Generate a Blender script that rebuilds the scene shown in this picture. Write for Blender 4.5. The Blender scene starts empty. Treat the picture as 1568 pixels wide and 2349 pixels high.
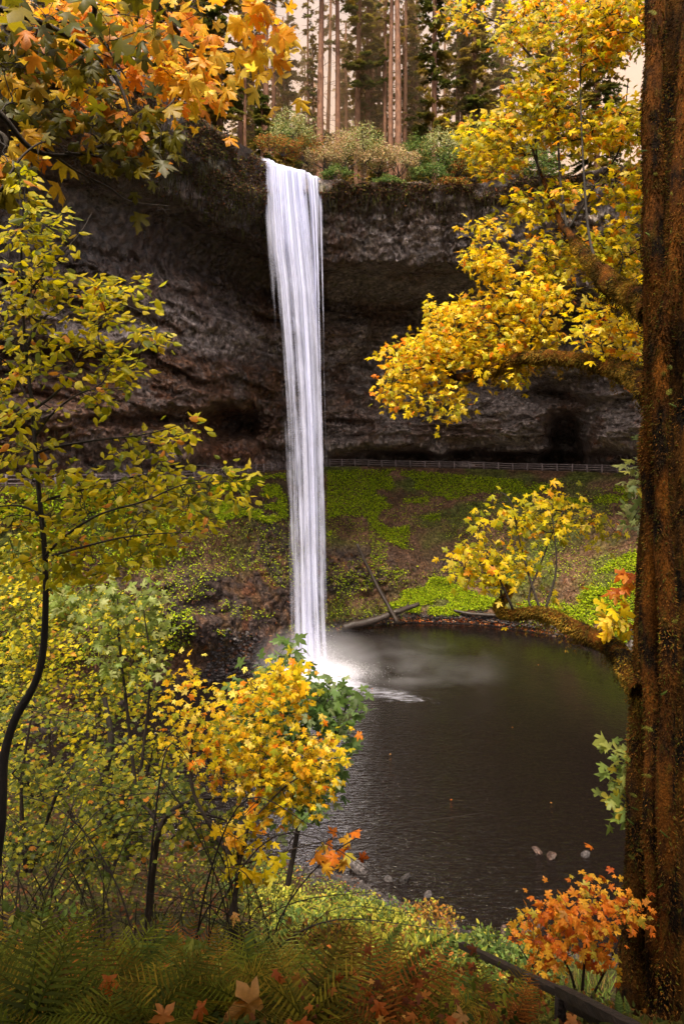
import bpy, math, random
import numpy as np
from mathutils import Matrix, Vector

# ------------------------------------------------------------------ camera, world, sun, exposure
sc = bpy.context.scene
COL = sc.collection
F, CX, HY, H = 1566.0, 784.0, 1090.0, 20.7      # focal length, centre and horizon row (of a 1568x2349 frame), eye height over the pool
cam = bpy.data.cameras.new('camera')
cam.sensor_fit = 'VERTICAL'; cam.sensor_height = 36.0; cam.lens = 24.0
cam.shift_y = -(2349 / 2 - HY) / 2349.0
cam.clip_start = 0.05; cam.clip_end = 2000
camo = bpy.data.objects.new('camera', cam); COL.objects.link(camo)
camo.location = (0, 0, H); camo.rotation_euler = (math.radians(90), 0, 0)
sc.camera = camo
SUN_EL, SUN_AZ = math.radians(64), math.radians(-166)       # azimuth from +Y towards +X
world = bpy.data.worlds.new('World'); sc.world = world; world.use_nodes = True
wn = world.node_tree.nodes; wl = world.node_tree.links; wn.clear()
sky = wn.new('ShaderNodeTexSky'); sky.sky_type = 'NISHITA'; sky.sun_disc = False
sky.sun_elevation = SUN_EL; sky.sun_rotation = SUN_AZ
sky.air_density = 1.0; sky.dust_density = 6.0; sky.ozone_density = 1.0
hs = wn.new('ShaderNodeHueSaturation'); hs.inputs['Saturation'].default_value = 0.45
tint = wn.new('ShaderNodeMixRGB'); tint.blend_type = 'MULTIPLY'; tint.inputs[0].default_value = 1
tint.inputs[2].default_value = (1.0, 0.91, 0.84, 1)
bg = wn.new('ShaderNodeBackground'); bg.inputs[1].default_value = 0.15
wo = wn.new('ShaderNodeOutputWorld')
wl.new(sky.outputs[0], hs.inputs['Color']); wl.new(hs.outputs[0], tint.inputs[1])
wl.new(tint.outputs[0], bg.inputs[0]); wl.new(bg.outputs[0], wo.inputs[0])
sun = bpy.data.lights.new('sun', 'SUN'); sun.energy = 2.5; sun.angle = math.radians(14); sun.color = (1, .86, .64)
suno = bpy.data.objects.new('sun', sun); COL.objects.link(suno)
sd = Vector((math.sin(SUN_AZ) * math.cos(SUN_EL), math.cos(SUN_AZ) * math.cos(SUN_EL), math.sin(SUN_EL)))
suno.rotation_euler = sd.to_track_quat('Z', 'Y').to_euler(); suno.location = (0, 0, 120)
sc.view_settings.view_transform = 'Standard'; sc.view_settings.look = 'None'
sc.view_settings.gamma = 1; sc.view_settings.use_curve_mapping = False
sc.view_settings.exposure = 1.22
sc.render.engine = 'CYCLES'
sc.cycles.max_bounces = 8; sc.cycles.transparent_max_bounces = 24; sc.cycles.diffuse_bounces = 4
sc.cycles.transmission_bounces = 6; sc.cycles.glossy_bounces = 3; sc.cycles.volume_bounces = 2
sc.cycles.use_denoising = True
sc.cycles.volume_step_rate = 1.0; sc.cycles.volume_max_steps = 64

RNG = np.random.default_rng(7)

# ------------------------------------------------------------------ numeric helpers
def W(px, py, d):
    """world point(s) seen at frame position (px, py) at a distance d ahead"""
    px, py, d = np.broadcast_arrays(np.asarray(px, float), np.asarray(py, float), np.asarray(d, float))
    return np.stack([(px - CX) / F * d, d, H - (py - HY) / F * d], -1)

def _h(ix, iy, iz, seed):
    n = (ix.astype(np.uint32) * np.uint32(374761393)) ^ (iy.astype(np.uint32) * np.uint32(668265263)) ^ (iz.astype(np.uint32) * np.uint32(2246822519)) ^ np.uint32((seed * 3266489917) & 0xffffffff)
    n = (n ^ (n >> np.uint32(13))) * np.uint32(1274126177)
    n = (n ^ (n >> np.uint32(16))) * np.uint32(2654435761)
    n = n ^ (n >> np.uint32(15))
    return n.astype(np.float64) / 4294967295.0

def vnoise(P, f, seed=0):
    Q = P * f
    I = np.floor(Q).astype(np.int64); t = Q - I; t = t * t * (3 - 2 * t)
    r = 0
    for a in (0, 1):
        wa = t[..., 0] if a else 1 - t[..., 0]
        for b in (0, 1):
            wb = t[..., 1] if b else 1 - t[..., 1]
            for c in (0, 1):
                wc = t[..., 2] if c else 1 - t[..., 2]
                r = r + wa * wb * wc * _h(I[..., 0] + a, I[..., 1] + b, I[..., 2] + c, seed)
    return r * 2 - 1

def fbm(P, f, seed=0, octv=4, gain=.5):
    s = 0; a = 1; n = 0
    for o in range(octv):
        s = s + a * vnoise(P, f * 2 ** o, seed + o * 17); n += a; a *= gain
    return s / n

def billow(P, f, seed=0, octv=3, gain=.5):
    s = 0; a = 1; n = 0
    for o in range(octv):
        s = s + a * (1 - np.abs(vnoise(P, f * 2 ** o, seed + o * 31)) * 2); n += a; a *= gain
    return s / n

def worley(P, f, seed=0):
    Q = P * f; I = np.floor(Q).astype(np.int64); T = Q - I
    b1 = np.full(Q.shape[:-1], 9.0); b2 = b1.copy()
    for a in (-1, 0, 1):
        for b in (-1, 0, 1):
            for c in (-1, 0, 1):
                x, y, z = I[..., 0] + a, I[..., 1] + b, I[..., 2] + c
                d = ((a + _h(x, y, z, seed) - T[..., 0]) ** 2 + (b + _h(x, y, z, seed + 1) - T[..., 1]) ** 2
                     + (c + _h(x, y, z, seed + 2) - T[..., 2]) ** 2)
                m = d < b1
                b2 = np.where(m, b1, np.minimum(b2, d)); b1 = np.where(m, d, b1)
    return np.sqrt(b1), np.sqrt(b2)

def inpoly(px, py, poly):
    c = np.zeros(px.shape, bool); n = len(poly); j = n - 1
    for i in range(n):
        xi, yi = poly[i]; xj, yj = poly[j]
        m = ((yi > py) != (yj > py)) & (px < (xj - xi) * (py - yi) / ((yj - yi) or 1e-9) + xi)
        c ^= m; j = i
    return c

def sstep(a, b, x):
    t = np.clip((x - a) / (b - a), 0, 1); return t * t * (3 - 2 * t)

def blob(px, py, cx, cy, rx, ry, p=2.0):
    return np.exp(-((np.abs(px - cx) / rx) ** p + (np.abs(py - cy) / ry) ** p))

def norm(v):
    return v / np.maximum(np.linalg.norm(v, axis=-1, keepdims=True), 1e-9)

# ------------------------------------------------------------------ mesh helpers
class MB:
    def __init__(s): s.v = []; s.t = []; s.q = []; s.c = []; s.n = 0
    def add(s, V, T=None, Q=None, col=(1, 1, 1)):
        V = np.asarray(V, float).reshape(-1, 3)
        if T is not None and len(T): s.t.append(np.asarray(T, np.int64).reshape(-1, 3) + s.n)
        if Q is not None and len(Q): s.q.append(np.asarray(Q, np.int64).reshape(-1, 4) + s.n)
        c = np.asarray(col, float)
        if c.ndim == 1: c = np.tile(c, (len(V), 1))
        s.v.append(V); s.c.append(c.reshape(-1, 3)); s.n += len(V)
    def mesh(s, name, mat, smooth=True):
        V = np.concatenate(s.v); C = np.concatenate(s.c)
        T = np.concatenate(s.t) if s.t else np.zeros((0, 3), np.int64)
        Q = np.concatenate(s.q) if s.q else np.zeros((0, 4), np.int64)
        me = bpy.data.meshes.new(name)
        me.vertices.add(len(V)); me.vertices.foreach_set('co', V.astype(np.float32).ravel())
        me.loops.add(T.size + Q.size)
        me.loops.foreach_set('vertex_index', np.concatenate([T.ravel(), Q.ravel()]).astype(np.int32))
        me.polygons.add(len(T) + len(Q))
        st = np.concatenate([np.arange(len(T)) * 3, T.size + np.arange(len(Q)) * 4]).astype(np.int32)
        me.polygons.foreach_set('loop_start', st)
        me.polygons.foreach_set('use_smooth', np.full(len(T) + len(Q), smooth))
        me.update(calc_edges=True)
        a = me.color_attributes.new('Col', 'FLOAT_COLOR', 'POINT')
        a.data.foreach_set('color', np.concatenate([C, np.ones((len(C), 1))], 1).astype(np.float32).ravel())
        me.materials.append(mat)
        return me
    def build(s, name, mat, parent=None, smooth=True, **k):
        return link(name, s.mesh(name, mat, smooth), parent, **k)

def link(name, data, parent=None, label=None, cat=None, group=None, kind=None):
    o = bpy.data.objects.new(name, data); COL.objects.link(o)
    if parent is not None: o.parent = parent
    tag(o, label, cat, group, kind); return o
def tag(o, label=None, cat=None, group=None, kind=None):
    if label: o['label'] = label
    if cat: o['category'] = cat
    if group: o['group'] = group
    if kind: o['kind'] = kind
    return o
def thing(name, label, cat, loc=(0, 0, 0), group=None):
    """an Empty at the base of a thing; parts keep world coordinates through matrix_parent_inverse"""
    o = link(name, None, None, label, cat, group); o.location = [float(q) for q in loc]
    o.empty_display_size = .2
    return o
def settle(root):
    inv = Matrix.Translation(root.location).inverted()
    for c in root.children:
        c.matrix_parent_inverse = inv

def tube(mb, P, R, k=6, col=(1, 1, 1), cap=True, jitter=0.0):
    P = np.asarray(P, float); n = len(P); R = np.broadcast_to(np.asarray(R, float), (n,))
    T = np.gradient(P, axis=0); T = norm(T)
    up = np.array([0, 0, 1.0]) if abs(T[:, 2]).mean() < .8 else np.array([0, 1.0, 0])
    A = norm(np.cross(T, up)); B = np.cross(A, T)
    an = np.arange(k) / k * 2 * np.pi
    rr = R[:, None] * (1 + jitter * RNG.uniform(-1, 1, (n, k)))
    V = P[:, None] + rr[..., None] * (np.cos(an)[None, :, None] * A[:, None] + np.sin(an)[None, :, None] * B[:, None])
    i = np.arange(n - 1)[:, None] * k; j = np.arange(k)[None]; j2 = (j + 1) % k
    Q = np.stack([i + j, i + j2, i + k + j2, i + k + j], -1).reshape(-1, 4)
    V = V.reshape(-1, 3)
    if cap:
        V = np.concatenate([V, P[:1], P[-1:]]); a = n * k; jj = np.arange(k); j3 = (jj + 1) % k
        Tt = np.concatenate([np.stack([np.full(k, a), j3, jj], -1), np.stack([np.full(k, a + 1), (n - 1) * k + jj, (n - 1) * k + j3], -1)])
        mb.add(V, Tt, Q, col)
    else: mb.add(V, None, Q, col)

def smoothpath(pts, n=8):
    """Catmull-Rom through the points"""
    P = np.asarray(pts, float)
    if len(P) < 3:
        t = np.linspace(0, 1, n + 1)[:, None]; return P[0] * (1 - t) + P[-1] * t
    E = np.concatenate([[2 * P[0] - P[1]], P, [2 * P[-1] - P[-2]]]); out = []
    for i in range(1, len(E) - 2):
        p0, p1, p2, p3 = E[i - 1], E[i], E[i + 1], E[i + 2]
        for t in np.linspace(0, 1, n, endpoint=False):
            out.append(.5 * (2 * p1 + (p2 - p0) * t + (2 * p0 - 5 * p1 + 4 * p2 - p3) * t * t + (3 * p1 - p0 - 3 * p2 + p3) * t ** 3))
    out.append(E[-2]); return np.array(out)

def grid_quads(nr, nc, off=0):
    i = np.arange(nr - 1)[:, None] * nc; j = np.arange(nc - 1)[None]
    return (np.stack([i + j, i + nc + j, i + nc + j + 1, i + j + 1], -1).reshape(-1, 4)) + off

# ------------------------------------------------------------------ materials
def mat(name):
    m = bpy.data.materials.new(name); m.use_nodes = True; nt = m.node_tree; nt.nodes.clear()
    out = nt.nodes.new('ShaderNodeOutputMaterial'); return m, nt, out
def N(nt, t, **k):
    n = nt.nodes.new(t)
    for a, b in k.items():
        if a.startswith('i_'): n.inputs[a[2:].replace('_', ' ')].default_value = b
        else: setattr(n, a, b)
    return n
def noise(nt, scale, detail=4, rough=.6, vec=None, dist=0):
    n = N(nt, 'ShaderNodeTexNoise'); n.inputs['Scale'].default_value = scale; n.inputs['Detail'].default_value = detail
    n.inputs['Roughness'].default_value = rough; n.inputs['Distortion'].default_value = dist
    if vec is not None: nt.links.new(vec, n.inputs['Vector'])
    return n
def pos(nt, scale=(1, 1, 1)):
    g = N(nt, 'ShaderNodeNewGeometry'); m = N(nt, 'ShaderNodeMapping'); m.inputs['Scale'].default_value = scale
    nt.links.new(g.outputs['Position'], m.inputs['Vector']); return m.outputs[0]
def ramp(nt, fac, stops):
    r = N(nt, 'ShaderNodeValToRGB'); e = r.color_ramp.elements
    while len(e) < len(stops): e.new(.5)
    for q, (p, c) in zip(e, stops):
        q.position = p; q.color = (c if len(c) == 4 else (*c, 1)) if hasattr(c, '__len__') else (c, c, c, 1)
    nt.links.new(fac, r.inputs[0]); return r.outputs[0]
def mixc(nt, a, b, f, mode='MIX'):
    m = N(nt, 'ShaderNodeMixRGB', blend_type=mode)
    for s, q in ((1, a), (2, b), (0, f)):
        if isinstance(q, (int, float)): m.inputs[s].default_value = q if s == 0 else (q, q, q, 1)
        elif isinstance(q, tuple): m.inputs[s].default_value = (*q, 1)
        else: nt.links.new(q, m.inputs[s])
    return m.outputs[0]
def attr(nt): return N(nt, 'ShaderNodeAttribute', attribute_name='Col').outputs['Color']
def bump(nt, h, strength, dist, prev=None):
    b = N(nt, 'ShaderNodeBump'); b.inputs['Strength'].default_value = strength; b.inputs['Distance'].default_value = dist
    nt.links.new(h, b.inputs['Height'])
    if prev is not None: nt.links.new(prev, b.inputs['Normal'])
    return b.outputs[0]

def leaf_mat(name, trans=.45, rough=.38, spec=.5, tboost=1.0, vein=60):
    m, nt, out = mat(name); L = nt.links
    c = attr(nt); v = noise(nt, vein, 3, .6, pos(nt))
    c2 = mixc(nt, c, ramp(nt, v.outputs[0], [(.3, .62), (.7, 1.0)]), .55, 'MULTIPLY')
    p = N(nt, 'ShaderNodeBsdfPrincipled'); p.inputs['Roughness'].default_value = rough
    p.inputs['Specular IOR Level'].default_value = spec
    t = N(nt, 'ShaderNodeBsdfTranslucent'); x = N(nt, 'ShaderNodeMixShader'); x.inputs[0].default_value = trans
    L.new(c2, p.inputs['Base Color']); L.new(mixc(nt, c2, (tboost, tboost * .95, tboost * .6), 1.0, 'MULTIPLY'), t.inputs[0])
    L.new(p.outputs[0], x.inputs[1]); L.new(t.outputs[0], x.inputs[2]); L.new(x.outputs[0], out.inputs[0]); return m

def bark_mat(name, c1, c2, scale=(14, 14, 3), bs=.7, bd=.02, rough=.8):
    m, nt, out = mat(name); L = nt.links
    n1 = noise(nt, 1.0, 6, .65, pos(nt, scale)); n2 = noise(nt, 1.3, 3, .5, pos(nt))
    c = ramp(nt, n1.outputs[0], [(.3, c1), (.7, c2)])
    c = mixc(nt, c, ramp(nt, n2.outputs[0], [(.3, .6), (.7, 1.1)]), .8, 'MULTIPLY')
    c = mixc(nt, c, attr(nt), 1.0, 'MULTIPLY')
    p = N(nt, 'ShaderNodeBsdfPrincipled'); p.inputs['Roughness'].default_value = rough
    L.new(c, p.inputs['Base Color']); L.new(bump(nt, n1.outputs[0], bs, bd), p.inputs['Normal']); L.new(p.outputs[0], out.inputs[0]); return m

M_leaf = leaf_mat('leaf', .5, .38, .16, 1.25)
M_herb = leaf_mat('herb_leaf', .3, .55, .07, 1.0, 20)
M_needle = leaf_mat('needles', .4, .6, .2, 1.2, 6)
M_moss = leaf_mat('moss', .25, .9, .1, 1.0, 120)
M_bark = bark_mat('bark', (.018, .012, .009), (.055, .038, .028), (30, 30, 9))
def moss_bark():
    m, nt, out = mat('mossy_bark'); L = nt.links
    n1 = noise(nt, 2.2, 5, .6, pos(nt, (2.2, 2.2, .8))); n2 = noise(nt, 55, 5, .7, pos(nt)); n3 = noise(nt, 14, 4, .6, pos(nt, (1, 1, .5)))
    c = ramp(nt, n1.outputs[0], [(.42, (.010, .007, .005)), (.52, (.075, .032, .007)), (.7, (.18, .075, .011))])
    c = mixc(nt, c, (.085, .08, .014), ramp(nt, n3.outputs[0], [(.55, 0.), (.72, .6)]))
    c = mixc(nt, c, ramp(nt, n2.outputs[0], [(.3, .35), (.7, 1.5)]), 1.0, 'MULTIPLY'); c = mixc(nt, c, attr(nt), 1.0, 'MULTIPLY')
    p = N(nt, 'ShaderNodeBsdfPrincipled'); p.inputs['Roughness'].default_value = .95; p.inputs['Specular IOR Level'].default_value = .1
    L.new(c, p.inputs['Base Color']); b = bump(nt, n3.outputs[0], .9, .05); b = bump(nt, n2.outputs[0], 1.0, .02, b); L.new(b, p.inputs['Normal']); L.new(p.outputs[0], out.inputs[0]); return m
M_mbark = moss_bark()
M_conbark = bark_mat('conifer_bark', (.11, .046, .024), (.32, .15, .08), (9, 9, 1.2), .8, .06)
M_wood = bark_mat('weathered_wood', (.014, .010, .009), (.10, .07, .055), (40, 5, 60), 1.0, .02, .55)
M_log = bark_mat('wet_log', (.014, .010, .008), (.055, .036, .027), (5, 5, 5), .8, .05, .5)
M_fence = bark_mat('fence_wood', (.09, .066, .064), (.22, .17, .165), (6, 6, 6), .5, .02, .6)

def rock_mat(name, wet=.5, scale=1.0, bs=1.0):
    m, nt, out = mat(name); L = nt.links; P = pos(nt)
    n1 = noise(nt, .45 * scale, 8, .7, P); n2 = noise(nt, 1.7 * scale, 7, .74, P, .3); n3 = noise(nt, .25 * scale, 4, .6, P)
    vo = N(nt, 'ShaderNodeTexVoronoi'); vo.inputs['Scale'].default_value = 1.15 * scale; vo.inputs['Randomness'].default_value = 1
    wv = mixc(nt, P, n2.outputs[1], .12); L.new(wv, vo.inputs['Vector'])
    c = mixc(nt, attr(nt), ramp(nt, n2.outputs[0], [(.36, .22), (.5, .85), (.64, 2.1)]), 1.0, 'MULTIPLY')
    c = mixc(nt, c, ramp(nt, n1.outputs[0], [(.3, .6), (.7, 1.35)]), 1.0, 'MULTIPLY')
    p = N(nt, 'ShaderNodeBsdfPrincipled')
    L.new(c, p.inputs['Base Color'])
    L.new(ramp(nt, n3.outputs[0], [(.35, .20 if wet > .4 else .5), (.65, .48 if wet > .4 else .65)]), p.inputs['Roughness'])
    p.inputs['Specular IOR Level'].default_value = wet
    b = bump(nt, vo.outputs[0], .9 * bs, .45 / scale); b = bump(nt, n2.outputs[0], 1.0 * bs, .16 / scale, b)
    L.new(b, p.inputs['Normal']); L.new(p.outputs[0], out.inputs[0]); return m
M_rock = rock_mat('basalt', .75)
M_stone = rock_mat('stone', .3, 4.0, .6)
M_soil = rock_mat('soil', .15, 2.0, .9)
# ------------------------------------------------------------------ the amphitheatre: cliff, ledge, hillside
cols = np.array([-1400, -300, 0, 150, 300, 450, 600, 680, 750, 900, 1100, 1300, 1450, 1800, 3000.])
dA = np.array([26, 42, 47.5, 52, 57, 64, 72, 75.5, 77, 78, 78, 76, 73, 62, 34.])
pA = HY - F * 33.5 / dA
def row(*v): return np.array(v, float)
pB = row(-700, 60, 250, 330, 400, 480, 560, 590, 600, 600, 610, 640, 680, 640, 300); dB = dA + row(1, 2, 3, 3, 3, 3.5, 4, 4.5, 5, 5, 5.5, 6, 6, 5, 2)
pC = row(300, 540, 590, 600, 610, 620, 670, 690, 690, 695, 700, 715, 740, 760, 650)
dD = row(32, 50, 57, 62, 68, 78, 91, 98, 102, 106, 105, 100, 95, 78, 41)
dC = dD + row(-1, -1, 0, 0, 0, 0, -1, -2, -2, -3, -3, -3, -2, -1, 0)
pD = row(740, 765, 780, 785, 790, 800, 825, 800, 805, 815, 830, 850, 860, 880, 860)
pI = row(1150, 1122, 1116, 1115, 1113, 1101, 1083, 1074, 1069, 1071, 1076, 1081, 1086, 1100, 1120)
dI = row(26, 46, 56, 60, 66, 76, 91, 101, 107, 111, 109, 103, 97, 78, 38)
pL = row(2600, 1880, 1700, 1680, 1620, 1572, 1545, 1500, 1450, 1428, 1431, 1463, 1500, 1610, 2400)
dL = 20.7 * F / (pL - HY)
rows = [(pA, dA), (pA * .5 + pB * .5, dA * .5 + dB * .5 - .6), (pB, dB), (pB + (pC - pB) * .35, dB + (dC - dB) * .65), (pC, dC),
        (pC * .45 + pD * .55, dD - 1.6), (pD, dD), (pD + 28, dD + 2.2), (pD * .4 + 1030 * .6, dI * .5 + dD * .5 + 1.5), (row(*[1000] * 15) + (pI - 1070) * .6, dI * .8 + dD * .2 + 3.0),
        (pI - 6, dI + 3.6), (pI, dI)]
rows2 = [(pI, dI), (pI * .7 + pL * .3, dI * .62 + dL * .38), (pI * .35 + pL * .65, dI * .22 + dL * .78), (pL - 3, dL + .4), (HY + F * 23.9 / (dL - 5), dL - 5)]
def smooth_cols(v, X):
    from_ = np.interp(X, cols, v)
    # light smoothing so that the plan reads as a curve, not as facets
    k = 25; pad = np.pad(from_, k, mode='edge'); ker = np.hanning(2 * k + 1); ker /= ker.sum()
    return np.convolve(pad, ker, 'valid')
X = np.concatenate([np.arange(-1400, -60, 16), np.arange(-60, 1560, 2.8), np.arange(1560, 3000, 20)])
def sheet(rows, seg, X):
    PY = np.array([smooth_cols(p, X) for p, d in rows]); D = np.array([smooth_cols(d, X) for p, d in rows])
    t = np.concatenate([np.linspace(i, i + 1, s, endpoint=False) for i, s in enumerate(seg)] + [[len(rows) - 1]])
    i = np.minimum(t.astype(int), len(rows) - 2); f = (t - i)[:, None]
    return PY[i] * (1 - f) + PY[i + 1] * f, D[i] * (1 - f) + D[i + 1] * f, t
def displace(PY, D, PX, amp_lo, amp_hi, layer):
    P0 = W(PX, PY, D)
    Pl = P0 * np.array([1, 1, 2.6])
    d = fbm(P0, 1 / 9., 3, 3) * 1.5 * amp_lo
    d = d + fbm(Pl * [.6, .6, 1], 1 / 3.0, 5, 4) * 1.8 * layer
    warp = P0 + 0.45 * np.stack([vnoise(P0, .8, 71), vnoise(P0, .8, 72), vnoise(P0, .8, 73)], -1)
    f1, f2 = worley(warp * np.array([.85, .85, 1.7]), .62, 11)
    d = d - (f2 - f1 - .3) * 2.5 * amp_hi * (0.5 + .5 * sstep(-.2, .3, vnoise(P0, .12, 55)))
    f1, f2 = worley(warp * np.array([1.2, 1.2, 1.0]), 1.7, 12)
    d = d - (f2 - f1 - .3) * 1.25 * amp_hi
    d = d + fbm(P0, 2.4, 15, 3) * .42 * amp_hi
    return d
segs = [16, 18, 24, 16, 26, 22, 8, 34, 36, 14, 4]
PY, D, T = sheet(rows, segs, X); PX = np.broadcast_to(X, PY.shape)
Tt = T[:, None] * np.ones_like(PX)
amp_lo = sstep(0, 1.5, Tt) * (1 - sstep(10.5, 11, Tt)); amp_hi = (.35 + .65 * sstep(3.0, 4.5, Tt)) * (1 - sstep(10.2, 11, Tt))
amp_hi = amp_hi * (.35 + .65 * sstep(.0, .6, Tt))
amp_hi = np.where(PX < 640, amp_hi * (.55 + .45 * sstep(3.6, 4.2, Tt)), amp_hi)
amp_hi = np.where(PX > 740, np.maximum(amp_hi, .85 * sstep(.1, .8, Tt) * (1 - sstep(3, 3.4, Tt))), amp_hi)
dd = displace(PY, D, PX, amp_lo, amp_hi, .4 + .6 * sstep(3.5, 5, Tt) * (1 - sstep(8, 9, Tt)))
fade = 1 - sstep(10.3, 11, Tt)
near = np.where(PX < 600, .75, 1.0)
# boulders bulge out, caves cut in
P00 = W(PX, PY, D); PX0, PY0 = PX, PY
PX = PX + 26 * fbm(P00, .22, 501, 3); PY = PY + 20 * fbm(P00, .25, 502, 3)
stq = vnoise(np.stack([P00[..., 0] * .10, P00[..., 1] * .10, P00[..., 2] * .50 + .5 * vnoise(P00, .25, 503)], -1), 1.0, 504)
stq2 = vnoise(np.stack([P00[..., 0] * .22, P00[..., 1] * .22, P00[..., 2] * 1.3 + .6 * vnoise(P00, .5, 505)], -1), 1.0, 506)
dd = dd + (2.4 * (sstep(-.06, .06, stq) - .5) + 1.0 * (sstep(-.1, .1, stq2) - .5)) * sstep(3.2, 4.6, Tt) * (1 - sstep(9.6, 10.2, Tt)) * amp_hi
dd = dd - 6.5 * blob(PX, PY, 1120, 965, 135, 66, 4) - 6 * blob(PX, PY, 1440, 960, 85, 75, 4) - 4.5 * blob(PX, PY, 860, 1000, 115, 38, 4) - 3 * blob(PX, PY, 1380, 880, 110, 40, 3)
dd = dd - 5.0 * blob(PX, PY, 460, 880, 150, 62, 4) - 5.0 * blob(PX, PY, 390, 1020, 85, 50, 4) - 3.5 * blob(PX, PY, 180, 990, 120, 60, 3)
dd = dd + 14 * blob(PX, PY, 525, 968, 66, 34, 4) + 18 * blob(PX, PY, 1295, 1012, 50, 62, 4) + 4 * blob(PX, PY, 1250, 915, 70, 14, 3) + 7 * blob(PX, PY, 1200, 1052, 190, 15, 3) + 6 * blob(PX, PY, 950, 1050, 150, 13, 3)
dd = dd + 3.2 * blob(PX, PY, 1260, 905, 60, 24, 3) + 3 * blob(PX, PY, 560, 830, 60, 20, 3) + 2.5 * blob(PX, PY, 250, 970, 120, 12, 3)
dd = dd * (1 - .8 * blob(PX, PY, 668, 380, 80, 70, 3)) + 1.6 * blob(PX, PY, 668, 370, 78, 60, 4)
PX, PY = PX0, PY0
D2 = D + dd * fade * near
P = W(PX, PY, D2)
# rim unevenness
P[..., 2] += ((fbm(P, .35, 91, 3) * .9) * (1 - blob(PX, PX * 0, 668, 0, 95, 1, 6)) - .55 * blob(PX, PX * 0, 668, 0, 80, 1, 6)) * (1 - sstep(0, .8, Tt))
P[..., 2] += fbm(P * [1, 1, .1], .35, 92, 4) * 1.5 * blob(Tt, Tt * 0, 2.0, 0, .9, 1, 2)
nz = fbm(P, .3, 41, 4); nz2 = fbm(P, .9, 43, 3)
base = np.array([.145, .10, .080]); light = np.array([.39, .32, .29]); brown = np.array([.17, .080, .040]); orange = np.array([.20, .075, .032]); moss = np.array([.075, .062, .014])
def lerp(a, b, f): return a * (1 - f[..., None]) + b * f[..., None]
C = lerp(np.broadcast_to(base, P.shape), light, sstep(0, .5, nz) * .8)
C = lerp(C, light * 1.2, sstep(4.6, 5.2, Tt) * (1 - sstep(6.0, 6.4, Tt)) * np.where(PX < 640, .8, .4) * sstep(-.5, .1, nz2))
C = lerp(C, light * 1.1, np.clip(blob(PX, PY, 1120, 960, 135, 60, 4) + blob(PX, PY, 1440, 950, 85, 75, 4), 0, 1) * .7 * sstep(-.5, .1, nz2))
C = lerp(C, light * .9, np.where(PX > 750, 1., 0.) * sstep(1.9, 2.4, Tt) * (1 - sstep(9, 10, Tt)) * (.45 + .4 * (1 - sstep(3.5, 4.5, Tt))))  # right wall and overhang underside coloured lighter to stand for missing light
C = lerp(C, light * 1.5, blob(PX, PY, 980, 525, 200, 78, 3) * .9 * sstep(-.3, .2, nz2))  # lit band of the right lip, its brightness painted into the rock
C = lerp(C, brown, sstep(.0, .35, fbm(P, .22, 44, 4)) * .55)
lf = np.where(PX < 640, 1.0, .0) * (1 - sstep(8.7, 9.6, Tt)) * sstep(6.2, 7, Tt)
C = lerp(C, brown * .9, lf * sstep(-.3, .2, nz) * .9)
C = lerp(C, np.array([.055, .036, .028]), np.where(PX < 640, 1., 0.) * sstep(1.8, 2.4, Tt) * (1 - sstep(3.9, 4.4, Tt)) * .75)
C = lerp(C, orange, sstep(.30, .5, nz2) * sstep(6, 7.5, Tt) * .7)
C = lerp(C, orange * .9, blob(PX, PY, 520, 1040, 85, 22, 3) * .9)
lip = (1 - sstep(1.5, 2.6, Tt)) * np.where(PX < 640, 1., .35 * (1 - sstep(.3, 1.2, Tt)))
C = lerp(C, np.array([.075, .045, .026]), lip * .8)
C = lerp(C, moss, lip * sstep(.05, .3, fbm(P, .5, 45, 4)) * .9)
C = lerp(C, moss * .7, (1 - sstep(.6, 2.5, Tt)) * np.where((PX > 640) & (PX < 860), 1., .2) * sstep(-.1, .2, nz2) * .8)
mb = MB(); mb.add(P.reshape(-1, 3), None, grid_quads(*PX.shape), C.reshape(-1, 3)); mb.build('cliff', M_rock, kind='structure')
CLIFF = dict(P=P, PX=PX, PY=PY, T=Tt)

# hillside from the trail down to the pool and under the water
Xh = np.concatenate([np.arange(-1400, -60, 24), np.arange(-60, 1560, 4), np.arange(1560, 3000, 30)])
PY, D, T = sheet(rows2, [50, 60, 50, 8], Xh); PX = np.broadcast_to(Xh, PY.shape); Tt = T[:, None] * np.ones_like(PX)
steep = blob(PX, PY, 470, 1400, 210, 120, 3) + blob(PX, PY, 800, 1310, 130, 60, 3) + blob(PX, PY, 640, 1300, 60, 200, 3) + blob(PX, PY, 1060, 1300, 60, 30, 3); steep = np.clip(steep, 0, 1)
P0 = W(PX, PY, D)
env = sstep(0, .12, Tt) * (1 - sstep(2.9, 3.0, Tt) * .6)
warp = P0 + .5 * np.stack([vnoise(P0, .6, 81), vnoise(P0, .6, 82), vnoise(P0, .6, 83)], -1)
f1, f2 = worley(warp, .8, 21); f3, f4 = worley(warp, 2.2, 22)
dd = fbm(P0, 1 / 8., 23, 3) * 1.6 + fbm(P0, .8, 24, 3) * .5 - (f2 - f1) * (.25 + 1.1 * steep) - (f4 - f3) * (.1 + .35 * steep)
dd = dd - 3.5 * blob(PX, PY, 430, 1420, 150, 70, 3) + 2.2 * blob(PX, PY, 480, 1395, 60, 25, 3) - 1.5 * blob(PX, PY, 420, 1330, 110, 25, 3) - 1.6 * blob(PX, PY, 800, 1290, 90, 60, 3)
D2 = D + dd * env
P = W(PX, PY, D2)
nz = fbm(P, .35, 61, 4); nz2 = fbm(P, 1.1, 62, 3)
straw = np.array([.115, .062, .036]); soil = np.array([.06, .034, .018]); dark = np.array([.038, .028, .027]); green = np.array([.06, .085, .01])
C = lerp(np.broadcast_to(straw, P.shape), soil, sstep(-.15, .3, nz))
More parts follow.
